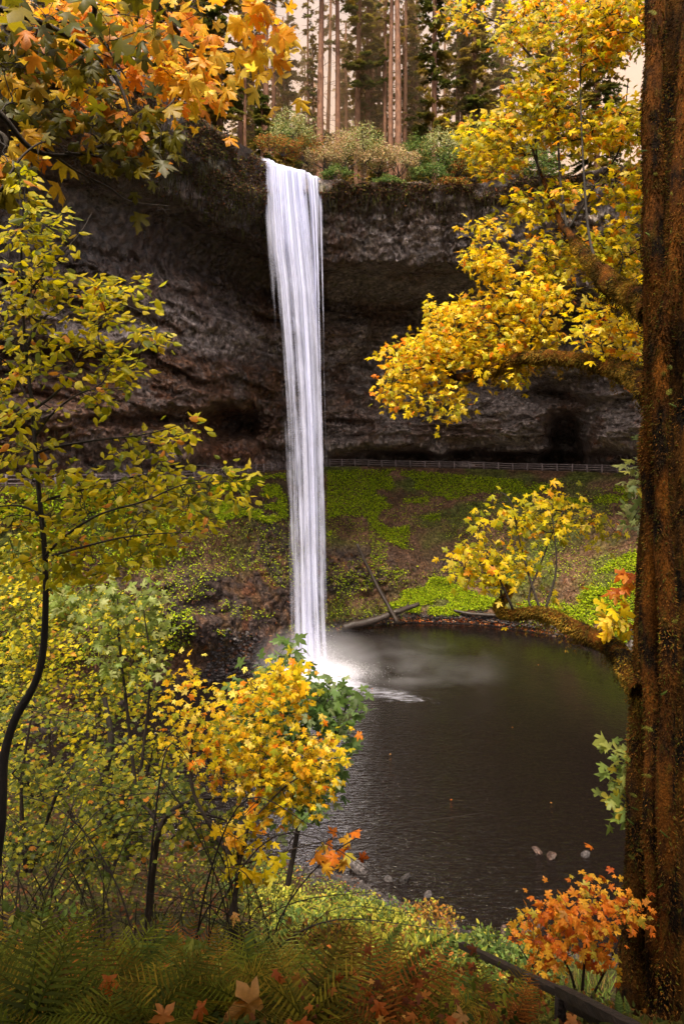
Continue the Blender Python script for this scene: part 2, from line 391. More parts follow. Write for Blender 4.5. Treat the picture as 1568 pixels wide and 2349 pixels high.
C = lerp(C, green, sstep(-.15, .25, fbm(P, .22, 66, 3)) * (1 - steep) * .7)
C = lerp(C, np.broadcast_to(dark, P.shape), np.clip(steep * 1.3, 0, 1) * sstep(-.45, .1, nz2) * .9)
C = lerp(C, orange * .75, np.clip(steep, 0, 1) * sstep(.2, .5, fbm(P, .5, 63, 3)) * .6)
C = lerp(C, dark * .8, sstep(2.75, 2.9, Tt))
mb = MB(); mb.add(P.reshape(-1, 3), None, grid_quads(*PX.shape), C.reshape(-1, 3)); mb.build('hillside', M_soil, kind='structure')
HILL = dict(P=P, PX=PX, PY=PY, T=Tt, steep=steep)

# plateau above the rim, rising away into the forest
nb = 14; rimx = np.interp(X, cols, dA)
r0 = CLIFF['P'][0]; back = [r0]
for i in range(1, nb):
    k = i / (nb - 1); off = 230 * k ** 1.6
    dirv = norm(r0 * np.array([1, 1, 0]) + np.array([0, 30, 0])); q = r0 + dirv * off
    q[:, 2] = r0[:, 2] * (1 - min(1, k * 3)) + min(1, k * 3) * 54.2 + off * .03 + fbm(q, .1, 97, 2) * min(1, off / 6) * 1.2
    back.append(q)
Pb = np.array(back); mb = MB(); mb.add(Pb.reshape(-1, 3), None, grid_quads(nb, len(X)), (.05, .035, .018)); mb.build('forest_floor', M_soil, kind='structure')

# ------------------------------------------------------------------ near bank (camera's side), running under the pool as its bed
gd = np.array([-30, 0, 2, 4, 8, 14, 22, 30, 38, 46, 56, 70, 90.])
gc = np.array([-900, 0, 400, 800, 1100, 1500, 2200.])
GP = {2: row(2421, 2421, 2421, 2421, 2421, 2421, 2421), 4: row(2250, 2300, 2330, 2350, 2370, 2400, 2420), 8: row(2100, 2210, 2235, 2265, 2290, 2390, 2350),
      14: row(1950, 2110, 2150, 2195, 2235, 2310, 2200), 22: row(1800, 2020, 2075, 2135, 2195, 2260, 2080), 30: row(1700, 1930, 2000, 2075, 2168, 2210, 1950),
      38: row(1600, 1860, 1925, 1995, 2080, 2060, 1840), 46: row(1550, 1785, 1850, 1910, 1950, 1950, 1750), 56: row(1500, 1668, 1735, 1790, 1800, 1800, 1650),
      70: row(1450, 1560, 1620, 1640, 1640, 1640, 1560), 90: row(1400, 1500, 1530, 1530, 1530, 1530, 1500)}
GZ = np.array([row(*[22] * 7), row(*[19.15] * 7)] + [H - (GP[k] - HY) / F * k for k in (2, 4, 8, 14, 22, 30, 38, 46, 56, 70, 90)])
GZ = np.maximum(GZ, -3.2)
def ground_z(x, y, bumps=True):
    x = np.asarray(x, float); y = np.asarray(y, float)
    px = np.clip(CX + F * x / np.maximum(y, 6.0), gc[0], gc[-1])
    yi = np.clip(np.searchsorted(gd, y) - 1, 0, len(gd) - 2); fy = np.clip((y - gd[yi]) / (gd[yi + 1] - gd[yi]), 0, 1)
    xi = np.clip(np.searchsorted(gc, px) - 1, 0, len(gc) - 2); fx = np.clip((px - gc[xi]) / (gc[xi + 1] - gc[xi]), 0, 1)
    z = (GZ[yi, xi] * (1 - fx) + GZ[yi, xi + 1] * fx) * (1 - fy) + (GZ[yi + 1, xi] * (1 - fx) + GZ[yi + 1, xi + 1] * fx) * fy
    if bumps:
        P = np.stack([x, y, np.zeros_like(x)], -1)
        z = z + fbm(P, .35, 31, 3) * .22 * sstep(2, 9, y) + fbm(P, 1.6, 32, 2) * .05
    return z
gy = np.concatenate([np.arange(-30, 1, 2.), np.arange(1, 14, .16), np.arange(14, 42, .3), np.arange(42, 100, 1.2)])
gx = np.concatenate([np.arange(-70, -26, 2.), np.arange(-26, 26, .28), np.arange(26, 71, 2.)])
GX, GY = np.meshgrid(gx, gy); Z = ground_z(GX, GY); P = np.stack([GX, GY, Z], -1)
# keep the bank out from under the far hillside
nzz = fbm(P, .5, 33, 3)
C = lerp(np.broadcast_to(np.array([.050, .028, .014]), P.shape), np.array([.045, .05, .012]), sstep(-.2, .3, nzz))
shore = sstep(1.6, .4, Z); C = lerp(C, np.array([.05, .036, .033]), shore); C = lerp(C, np.array([.085, .045, .028]), sstep(-.1, -.5, Z) * sstep(-.3, .3, nzz))
mb = MB(); mb.add(P.reshape(-1, 3), None, grid_quads(*GX.shape)[:, ::-1], C.reshape(-1, 3)); mb.build('ground', M_soil, kind='structure')

# ------------------------------------------------------------------ pool water: a closed body whose brown murk swallows the bed with depth
m, nt, out = mat('pool_water'); L = nt.links
v1 = pos(nt, (.55, 1.6, 1)); n1 = noise(nt, 1.0, 5, .6, v1, .6); n2 = noise(nt, 3.2, 3, .55, v1, .4); n3 = noise(nt, .08, 2, .5, pos(nt))
geo = N(nt, 'ShaderNodeNewGeometry'); sx = N(nt, 'ShaderNodeSeparateXYZ'); L.new(geo.outputs['Position'], sx.inputs[0])
def mth(op, a, b=0.0, cl=False):
    q = N(nt, 'ShaderNodeMath', operation=op); q.use_clamp = cl
    for i, s in enumerate((a, b)):
        if isinstance(s, (int, float)): q.inputs[i].default_value = s
        else: L.new(s, q.inputs[i])
    return q.outputs[0]
fall = (-2.9, 71.0)
dx = mth('SUBTRACT', sx.outputs[0], fall[0]); dy = mth('SUBTRACT', sx.outputs[1], fall[1])
dist = mth('POWER', mth('ADD', mth('POWER', dx, 2.0), mth('POWER', dy, 2.0)), .5)
left = mth('ADD', mth('MULTIPLY', sx.outputs[0], -.035), .62, True)
nearf = mth('SUBTRACT', 1.0, mth('MULTIPLY', mth('SUBTRACT', sx.outputs[1], 30.0), 1 / 55.), True)
agit = mth('ADD', mth('MULTIPLY', mth('MULTIPLY', left, nearf), 1.1), .05)
hgt = mth('ADD', mth('MULTIPLY', n1.outputs[0], .6), mth('MULTIPLY', mth('POWER', n2.outputs[0], 2.5), .9))
hgt = mth('MULTIPLY', hgt, agit)
bn = bump(nt, hgt, 1.0, .36)
fr = N(nt, 'ShaderNodeFresnel'); fr.inputs['IOR'].default_value = 1.33; L.new(bn, fr.inputs['Normal'])
gl = N(nt, 'ShaderNodeBsdfGlossy'); gl.inputs['Roughness'].default_value = .09; L.new(bn, gl.inputs['Normal'])
tr = N(nt, 'ShaderNodeBsdfTransparent'); tr.inputs[0].default_value = (.80, .66, .58, 1)
mk = N(nt, 'ShaderNodeBsdfDiffuse'); mk.inputs[0].default_value = (.010, .0072, .0062, 1)
x0 = N(nt, 'ShaderNodeMixShader'); x0.inputs[0].default_value = .6; L.new(tr.outputs[0], x0.inputs[1]); L.new(mk.outputs[0], x0.inputs[2])
x1 = N(nt, 'ShaderNodeMixShader'); L.new(fr.outputs[0], x1.inputs[0]); L.new(x0.outputs[0], x1.inputs[1]); L.new(gl.outputs[0], x1.inputs[2])
# foam thrown out from the foot of the fall, drawn into streaks by the current
sw = noise(nt, 1.0, 6, .7, pos(nt, (.5, 1.5, 1)), 1.2)
core = mth('SUBTRACT', 1.0, mth('MULTIPLY', dist, 1 / 7.0), True)
# a curling tongue of foam to the right
tx = mth('MULTIPLY', mth('SUBTRACT', sx.outputs[0], 3.5), 1 / 7.5); ty = mth('MULTIPLY', mth('SUBTRACT', mth('ADD', sx.outputs[1], mth('MULTIPLY', sx.outputs[0], .45)), 66.5), 1 / 3.2)
tong = mth('SUBTRACT', 1.0, mth('ADD', mth('POWER', mth('ABSOLUTE', tx), 2.0), mth('POWER', mth('ABSOLUTE', ty), 2.0)), True)
fsum = mth('ADD', mth('MULTIPLY', core, 1.5), mth('MULTIPLY', tong, .42))
ff = mth('MULTIPLY', mth('SUBTRACT', mth('ADD', fsum, mth('MULTIPLY', sw.outputs[0], .9)), .74), 1.5, True)
ff = mth('MULTIPLY', ff, mth('GREATER_THAN', fsum, 0.001))
fo = N(nt, 'ShaderNodeBsdfDiffuse'); fo.inputs[0].default_value = (.55, .56, .66, 1)
x2 = N(nt, 'ShaderNodeMixShader'); L.new(ff, x2.inputs[0]); L.new(x1.outputs[0], x2.inputs[1]); L.new(fo.outputs[0], x2.inputs[2])
L.new(x2.outputs[0], out.inputs['Surface'])
va = N(nt, 'ShaderNodeVolumeAbsorption'); va.inputs['Color'].default_value = (.50, .30, .20, 1); va.inputs['Density'].default_value = .9
L.new(va.outputs[0], out.inputs['Volume'])
mb = MB(); x0_, x1_, y0_, y1_, zb = -44, 60, 24, 106, -6
mb.add([(x0_, y0_, 0), (x1_, y0_, 0), (x1_, y1_, 0), (x0_, y1_, 0), (x0_, y0_, zb), (x1_, y0_, zb), (x1_, y1_, zb), (x0_, y1_, zb)],
       None, [(0, 1, 2, 3), (7, 6, 5, 4), (0, 4, 5, 1), (1, 5, 6, 2), (2, 6, 7, 3), (3, 7, 4, 0)])
mb.build('water', m, kind='structure', smooth=False)

# ------------------------------------------------------------------ the fall
def fall_mat(name, cover, fx, seed, brk=0.):
    m, nt, out = mat(name); L = nt.links
    uv = N(nt, 'ShaderNodeAttribute', attribute_name='Col'); s = N(nt, 'ShaderNodeSeparateXYZ'); L.new(uv.outputs['Vector'], s.inputs[0])
    def mt(op, a, b=0., cl=False):
        q = N(nt, 'ShaderNodeMath', operation=op); q.use_clamp = cl
        for i, w in enumerate((a, b)):
            if isinstance(w, (int, float)): q.inputs[i].default_value = w
            else: L.new(w, q.inputs[i])
        return q.outputs[0]
    def nz(su, sv, z, det, r, dist=0.):
        cb = N(nt, 'ShaderNodeCombineXYZ'); L.new(mt('MULTIPLY', s.outputs[0], su), cb.inputs[0]); L.new(mt('MULTIPLY', s.outputs[1], sv), cb.inputs[1]); cb.inputs[2].default_value = z
        return noise(nt, 1.0, det, r, cb.outputs[0], dist).outputs[0]
    a = nz(fx, 2.2, seed, 4, .58, .1); b = nz(5.5, 1.2, seed + 9, 3, .5); c = nz(fx * .35, 14., seed + 21, 3, .6, .3)
    e = mt('POWER', mt('MULTIPLY', mt('MULTIPLY', s.outputs[0], mt('SUBTRACT', 1.0, s.outputs[0])), 4.0), .5)
    d = mt('ADD', mt('MULTIPLY', mt('SUBTRACT', a, .5), 1.6), mt('MULTIPLY', mt('SUBTRACT', b, .5), 4.6))
    d = mt('ADD', d, mt('MULTIPLY', mt('SUBTRACT', c, .5), 1.1))
    d = mt('ADD', d, mt('MULTIPLY', e, 1.05)); d = mt('ADD', d, cover - .70)
    d = mt('ADD', d, mt('MULTIPLY', mt('POWER', mt('SUBTRACT', 1.0, s.outputs[1]), 9.0), 1.3))
    if brk: d = mt('SUBTRACT', d, mt('MULTIPLY', s.outputs[1], brk))
    al = mt('MULTIPLY', mt('MULTIPLY', d, 1.0, True), mt('MULTIPLY', mt('POWER', e, 1.6), 1.4, True), True)
    al = mt('MULTIPLY', al, .80)
    p = N(nt, 'ShaderNodeBsdfDiffuse'); p.inputs[0].default_value = (.76, .79, .99, 1)
    t = N(nt, 'ShaderNodeBsdfTranslucent'); t.inputs[0].default_value = (.74, .78, 1.0, 1)
    w = N(nt, 'ShaderNodeMixShader'); w.inputs[0].default_value = .25; L.new(p.outputs[0], w.inputs[1]); L.new(t.outputs[0], w.inputs[2])
    tp = N(nt, 'ShaderNodeBsdfTransparent'); x = N(nt, 'ShaderNodeMixShader'); L.new(al, x.inputs[0]); L.new(tp.outputs[0], x.inputs[1]); L.new(w.outputs[0], x.inputs[2])
    L.new(x.outputs[0], out.inputs[0]); return m
def fall_sheet(name, parent, pyk, lk, rk, crest, ddep, mtl, bulge=.8, seed=0):
    nt_, nu = 90, 60
    t = np.linspace(0, 1, nt_) ** 1.35; u = np.linspace(0, 1, nu)
    V = []; Cc = []
    for tt in t:
        yy = pyk[0] + (pyk[-1] - pyk[0]) * tt
        l = np.interp(yy, pyk, lk); r = np.interp(yy, pyk, rk)
        px = l + (r - l) * u
        top = np.interp(px, crest[0], crest[1]) + 2.5 * vnoise(np.stack([px, px * 0, px * 0], -1), .12, seed)
        py = top + (pyk[-1] - top) * tt
        back = 2.2 * max(0, 1 - tt * 140) ** 2
        dep = 72.0 + ddep + np.interp(u, [0, .5, 1], [0.5, -bulge, 0.5]) + (1 - tt) ** 3 * u * 4.2
        dep = dep + .22 * np.sin(u * 31 + seed + tt * 2) + .12 * np.sin(u * 67 + seed)
        V.append(W(px, py, dep) + np.array([0, back * 3, 0])); Cc.append(np.stack([u, np.full(nu, tt), np.zeros(nu)], -1))
    mb = MB(); mb.add(np.concatenate(V), None, grid_quads(nt_, nu), np.concatenate(Cc)); return mb.build(name, mtl, parent)
def leaf_frames_early(nrm, tip):
    n = norm(nrm); t = norm(tip - (tip * n).sum(-1, keepdims=True) * n); return np.stack([np.cross(t, n), t, n], -1)
wf = thing('waterfall', 'tall white waterfall dropping from the cliff rim into the dark pool', 'waterfall', W(712, 1540, 72))
crest = ([596, 620, 640, 665, 700, 735], [351, 359, 369, 376, 383, 400])
K = [355, 460, 560, 640, 800, 950, 1150, 1350, 1450, 1540]
lk = [599, 604, 610, 620, 634, 645, 653, 660, 662, 662]; rk = [703, 714, 726, 734, 742, 748, 753, 757, 761, 768]
fall_sheet('main_stream', wf, K, [v + 10 for v in lk], [v - 6 for v in rk], crest, .3, fall_mat('falling_water_1', .38, 7, 1.0), .9, 1)
fall_sheet('inner_stream', wf, K, lk, rk, crest, 1.3, fall_mat('falling_water_2', -.05, 6, 4.0), .3, 3)
fall_sheet('front_veil', wf, K, [v + 16 for v in lk], [v - 14 for v in rk], crest, -.7, fall_mat('falling_water_3', .0, 11, 8.0), 1.0, 5)
fall_sheet('outer_veil', wf, K, [v - 4 for v in lk], [v + 5 for v in rk], crest, .9, fall_mat('falling_water_5', -.25, 12, 16.0), .2, 7)
fall_sheet('side_stream', wf, [388, 470, 600, 800, 1300], [700, 708, 716, 722, 735], [738, 742, 744, 748, 760], ([700, 715, 735], [388, 394, 404]), 2.2, fall_mat('falling_water_4', .25, 11, 12.0, .9), .1, 2)
# splash: water broken into drops round the foot
sm_, nt, out = mat('splash_water'); dfb = N(nt, 'ShaderNodeBsdfDiffuse'); dfb.inputs[0].default_value = (.93, .93, .97, 1); trb = N(nt, 'ShaderNodeBsdfTranslucent'); trb.inputs[0].default_value = (.93, .93, .97, 1)
xx = N(nt, 'ShaderNodeMixShader'); xx.inputs[0].default_value = .5; nt.links.new(dfb.outputs[0], xx.inputs[1]); nt.links.new(trb.outputs[0], xx.inputs[2]); nt.links.new(xx.outputs[0], out.inputs[0])
sp_c = W(712, 1540, 71.6); n = 52000; an = RNG.uniform(0, 6.283, n); rr = np.abs(RNG.normal(0, 1, n)) * 2.1; hh = RNG.exponential(1, n) * 1.15 * np.exp(-rr * .42)
pp_ = np.stack([sp_c[0] + rr * np.cos(an) * 1.25 + .5, sp_c[1] + rr * np.sin(an) * .8, .02 + hh], -1)
mb = MB(); nn_ = RNG.normal(0, 1, (n, 3)); tt_ = RNG.normal(0, .6, (n, 3)) + norm(pp_ - sp_c) * .8 + [0, 0, .5]; V = np.array([(-.5, 0, 0), (.5, 0, 0), (0, 1, 0)]); Fm = leaf_frames_early(nn_, tt_)
X_ = np.einsum('nij,nvj->nvi', Fm, np.broadcast_to(V, (n, 3, 3))) * (RNG.uniform(.025, .07, n))[:, None, None] + pp_[:, None]
mb.add(X_.reshape(-1, 3), np.arange(n * 3).reshape(-1, 3), None, (1, 1, 1)); mb.build('splash', sm_, wf, kind='stuff')
settle(wf)

# spray cloud at the foot and mist drifting right over the pool
def mist(name, c, r, dens, scale, label, thr=.42):
    m, nt, out = mat(name); L = nt.links
    tc = N(nt, 'ShaderNodeTexCoord'); 
    ln = N(nt, 'ShaderNodeVectorMath', operation='LENGTH'); L.new(tc.outputs['Object'], ln.inputs[0])
    n = noise(nt, scale, 4, .55, tc.outputs['Object'], .8)
    q = N(nt, 'ShaderNodeMath', operation='SUBTRACT'); q.inputs[0].default_value = 1.0; L.new(ln.outputs['Value'], q.inputs[1]); q.use_clamp = True
    k = N(nt, 'ShaderNodeMath', operation='SUBTRACT'); L.new(n.outputs[0], k.inputs[0]); k.inputs[1].default_value = thr; k.use_clamp = True
    w = N(nt, 'ShaderNodeMath', operation='MULTIPLY'); L.new(q.outputs[0], w.inputs[0]); L.new(k.outputs[0], w.inputs[1])
    z = N(nt, 'ShaderNodeMath', operation='MULTIPLY'); L.new(w.outputs[0], z.inputs[0]); z.inputs[1].default_value = dens
    v = N(nt, 'ShaderNodeVolumePrincipled'); v.inputs['Color'].default_value = (.95, .95, 1, 1); L.new(z.outputs[0], v.inputs['Density'])
    v.inputs['Anisotropy'].default_value = .2
    L.new(v.outputs[0], out.inputs['Volume'])
    u = np.linspace(0, np.pi, 13); w_ = np.linspace(0, 2 * np.pi, 24, endpoint=False)
    V = np.stack([np.sin(u)[:, None] * np.cos(w_), np.sin(u)[:, None] * np.sin(w_), np.cos(u)[:, None] * np.ones(24)], -1).reshape(-1, 3)
    i = np.arange(12)[:, None] * 24; j = np.arange(24)[None]; Q = np.stack([i + j, i + 24 + j, i + 24 + (j + 1) % 24, i + (j + 1) % 24], -1).reshape(-1, 4)
    mb = MB(); mb.add(V, None, Q); o = mb.build(name, m, kind='stuff', label=label, cat='mist'); o.location = c; o.scale = r
    return o
mist('spray', (-2.8, 71.2, .5), (7.5, 4.6, 5.0), .6, 1.9, 'dense white spray cloud where the waterfall hits the pool', .15)
mist('mist', (5.5, 67.5, .9), (12, 6, 4.6), .42, 2.2, 'thin mist drifting right over the dark pool', .44)
# ------------------------------------------------------------------ leaf templates and batches
def leaf_template(right, fold=.22, droop=.25, centre=(0, .3)):
    L_ = [(-x, y) for x, y in reversed(right[1:-1])]
    pts = list(right) + L_
    V = np.array([(centre[0], centre[1])] + pts, float); n = len(pts)
    T = np.array([(0, 1 + i, 1 + (i + 1) % n) for i in range(n)])
    z = -fold * np.abs(V[:, 0]) + fold * .2 - droop * (V[:, 1] - .2) ** 2
    return np.concatenate([V, z[:, None]], 1), T
MAPLE = leaf_template([(0, 0), (.17, -.09), (.42, -.13), (.34, .04), (.23, .13), (.42, .20), (.62, .43), (.47, .47), (.40, .58), (.28, .52), (.15, .42), (.18, .62), (.25, .74), (.12, .82), (0, 1.02)], .35, .35)
MAPLE_S = leaf_template([(0, 0), (.40, -.12), (.22, .14), (.61, .43), (.38, .55), (.15, .42), (.23, .74), (0, 1.02)], .35, .35)
OVATE = leaf_template([(0, 0), (.20, .14), (.30, .38), (.24, .66), (.10, .88), (0, 1.02)], .5, .3, (0, .42))
OVATE_S = leaf_template([(0, 0), (.27, .35), (.17, .72), (0, 1.0)], .5, .25, (0, .42))
VINE = leaf_template([(0, 0), (.30, -.08), (.26, .10), (.52, .18), (.40, .34), (.44, .56), (.22, .58), (0, .95)], .35, .3)

def leaf_frames(nrm, tip):
    n = norm(nrm); t = tip - (tip * n).sum(-1, keepdims=True) * n; t = norm(t); s = np.cross(t, n)
    return np.stack([s, t, n], -1)          # columns
def add_leaves(mb, tmpl, pos_, R, size, col):
    V, T = tmpl; n = len(pos_)
    size = np.broadcast_to(size, (n,))
    curl = RNG.uniform(.3, 1.9, n)
    Vl = np.broadcast_to(V, (n,) + V.shape).copy(); Vl[..., 2] *= curl[:, None]
    Vl[..., 0] *= RNG.uniform(.75, 1.1, n)[:, None]
    if len(V) < 40: Vl[..., :2] *= 1 + RNG.normal(0, .085, (n, len(V), 1)); Vl[..., 2] += Vl[..., 0] * RNG.normal(0, .22, (n, 1)); Vl[..., 0] += Vl[..., 1] ** 2 * RNG.normal(0, .12, (n, 1))
    X_ = np.einsum('nij,nvj->nvi', R, Vl) * size[:, None, None] + pos_[:, None]
    Tt = T[None] + (np.arange(n) * len(V))[:, None, None]
    mb.add(X_.reshape(-1, 3), Tt.reshape(-1, 3), None, np.repeat(col, len(V), 0))
def leaf_dirs(n, up=.7, cam_=.5, rnd=.55, down=.35, out=None, jit=1.0):
    nr = np.stack([RNG.normal(0, rnd, n), -cam_ + RNG.normal(0, rnd, n), up + RNG.normal(0, rnd * .6, n)], -1)
    tp = RNG.normal(0, jit, (n, 3)) * [1, 1, .4]; tp[:, 2] -= down
    if out is not None: tp = tp * .6 + out
    return leaf_frames(nr, tp)

def sample_poly(poly, n, gap=-1.0, gscale=.02, seed=0):
    poly = np.array(poly, float); lo = poly.min(0); hi = poly.max(0); out = []; tot = 0
    for _ in range(60):
        q = RNG.uniform(lo, hi, (n * 3, 2)); k = inpoly(q[:, 0], q[:, 1], poly.tolist())
        g = vnoise(np.stack([q[:, 0] * .6, q[:, 1] * 1.5 + q[:, 0] * .25, np.zeros(len(q))], -1), gscale, seed) + .6 * vnoise(np.stack([q[:, 0] * .7, q[:, 1] * 1.6, np.zeros(len(q))], -1), gscale * 2.3, seed + 5)
        q = q[k & (g > gap)]; out.append(q); tot += len(q)
        if tot >= n: break
    return np.concatenate(out)[:n]

def pick(pal, n, bias=None):
    """palette index per leaf; pal = [(rgb, weight)], bias = weights multiplied per leaf (n x k)"""
    w = np.array([p[1] for p in pal], float)[None].repeat(n, 0)
    if bias is not None: w = w * bias
    c = np.cumsum(w, 1); c /= c[:, -1:]
    return (RNG.uniform(0, 1, (n, 1)) > c).sum(1).clip(0, len(pal) - 1)
def shade(pal, idx, j=.22):
    c = np.array([p[0] for p in pal])[idx]
    return np.clip(c * RNG.uniform(1 - j, 1 + j, (len(idx), 1)) * RNG.uniform(.93, 1.07, (len(idx), 3)), 0, 1)

def grow(skel, targets, sag=.05, r_tip=.003, expo=.42, rmax=.03, steps=4):
    """connect every target to the nearest wood already there; returns chains of points, their radii and the arrival directions"""
    nodes = [np.asarray(p) for s in skel for p in s]; NP = np.array(nodes); ns = len(NP)
    cap_ = ns + len(targets) * (steps + 1); A = np.zeros((cap_, 3)); A[:ns] = NP; par = np.full(cap_, -1); n = ns
    d0 = np.array([np.min(((NP - t) ** 2).sum(1)) for t in targets]); order = np.argsort(d0)
    chains = []; dirs = np.zeros((len(targets), 3))
    for oi in order:
        t = targets[oi]; dd = ((A[:n] - t) ** 2).sum(1); k = int(np.argmin(dd)); a = A[k]; l = math.sqrt(dd[k])
        if l < 1e-4: dirs[oi] = (0, 0, 1); continue
        pr = A[par[k]] if par[k] >= 0 else a - (t - a)
        ini = (a - pr); ini = ini / (np.linalg.norm(ini) + 1e-9)
        ids = [k]; pts = [a]
        for s in range(1, steps + 1):
            f = s / steps
            q = a + (t - a) * f + ini * l * .30 * math.sin(math.pi * f) * (1 - f) + np.array([0, 0, 1]) * l * sag * math.sin(math.pi * f)
            if s < steps: q = q + RNG.normal(0, .035 * l, 3)
            A[n] = q; par[n] = ids[-1]; ids.append(n); pts.append(q); n += 1
        chains.append(ids); dirs[oi] = (pts[-1] - pts[-2]) / (np.linalg.norm(pts[-1] - pts[-2]) + 1e-9)
    cnt = np.zeros(n)
    for i in range(n - 1, ns - 1, -1):
        cnt[i] += 1 if cnt[i] == 0 else 0
        p = par[i]
        if p >= ns: cnt[p] = cnt[p] + cnt[i]
    rad = np.minimum(rmax, r_tip * np.maximum(cnt, 1) ** expo)
    res = []
    for ids in chains:
        r = rad[ids].copy(); r[0] = min(r[1] * 1.1, rmax); res.append((A[ids], r))
    return res, dirs

def leaf_variants(name, tmpl, pal, mtl, per=4):
    out = []
    for i, (c, w) in enumerate(pal):
        row_ = []
        for k in range(per):
            mb = MB(); V, T = tmpl; V = V.copy(); V[:, 2] *= RNG.uniform(.5, 2.4); V[:, 0] *= RNG.uniform(.78, 1.1); V[:, :2] *= 1 + RNG.normal(0, .09, (len(V), 1)); V[:, 2] += V[:, 0] * RNG.normal(0, .3); V[:, 0] += V[:, 1] ** 2 * RNG.normal(0, .14); V[:, 2] += RNG.normal(0, .03, len(V))
            cc = np.clip(np.array(c) * RNG.uniform(.85, 1.12), 0, 1)
            # browner margin at the lobes' tips
            edge = sstep(.45, .95, np.hypot(V[:, 0], V[:, 1] - .3))[:, None]
            cv = cc * (1 - edge * .25) + np.array([.35, .12, .02]) * edge * .12
            mb.add(V, T, None, cv); row_.append(mb.mesh(name, mtl))
        out.append(row_)
    return out

def dress(root, targets, dirs, tmpl, pal, size, per=3, spread=.05, single=220, bias=None, mtl=None, name='leaf', tmpl_far=None, ori={}, hang=.0, twig=None, twigcol=(1, 1, 1)):
    """hang leaves at every target: the ones that show largest as parts, the rest as one 'foliage' part"""
    mtl = mtl or M_leaf
    n = len(targets) * per; base_ = np.repeat(targets, per, 0); dr = np.repeat(dirs, per, 0)
    off = RNG.normal(0, 1, (n, 3)) * spread; off[:, 2] -= hang * RNG.uniform(0, 1, n)
    p = base_ + off
    tipd = norm(off + 1e-6) * .9 + dr * .5
    o = dict(up=.7, cam_=.55, rnd=.5, down=.45); o.update(ori)
    R = leaf_dirs(n, out=tipd, **o); sz = size * RNG.uniform(.62, 1.18, n)
    fx = CX + F * p[:, 0] / p[:, 1]; fy = HY - F * (p[:, 2] - H) / p[:, 1]
    idx = pick(pal, n, bias(fx, fy) if bias else None)
    if twig is not None:
        for i in range(n):
            if sz[i] * F / p[i, 1] > 14: tube(twig, [base_[i], (base_[i] + p[i]) / 2 + [0, 0, .01], p[i]], [.0016, .0013, .001], 3, twigcol, False)
    vis = (fx > 0) & (fx < 1568) & (fy > 0) & (fy < 2349)
    score = sz / p[:, 1] * vis * (1 + .2 * RNG.uniform(0, 1, n)); ordr = np.argsort(-score)
    ns = min(single, int((score > 0).sum())); s = ordr[:ns]; rest = ordr[ns:]
    if ns:
        var = leaf_variants(name, tmpl, pal, mtl)
        for i in s:
            me = var[idx[i]][int(RNG.integers(0, len(var[0])))]
            ob = bpy.data.objects.new(name, me); COL.objects.link(ob); ob.parent = root
            Mx = np.eye(4); Mx[:3, :3] = R[i] * sz[i]; Mx[:3, 3] = p[i] - np.array(root.location)
            ob.matrix_local = Matrix(Mx.tolist())
    if len(rest):
        mb = MB(); add_leaves(mb, tmpl_far or tmpl, p[rest], R[rest], sz[rest], shade(pal, idx[rest]))
        return mb.build('foliage', mtl, root, kind='stuff')

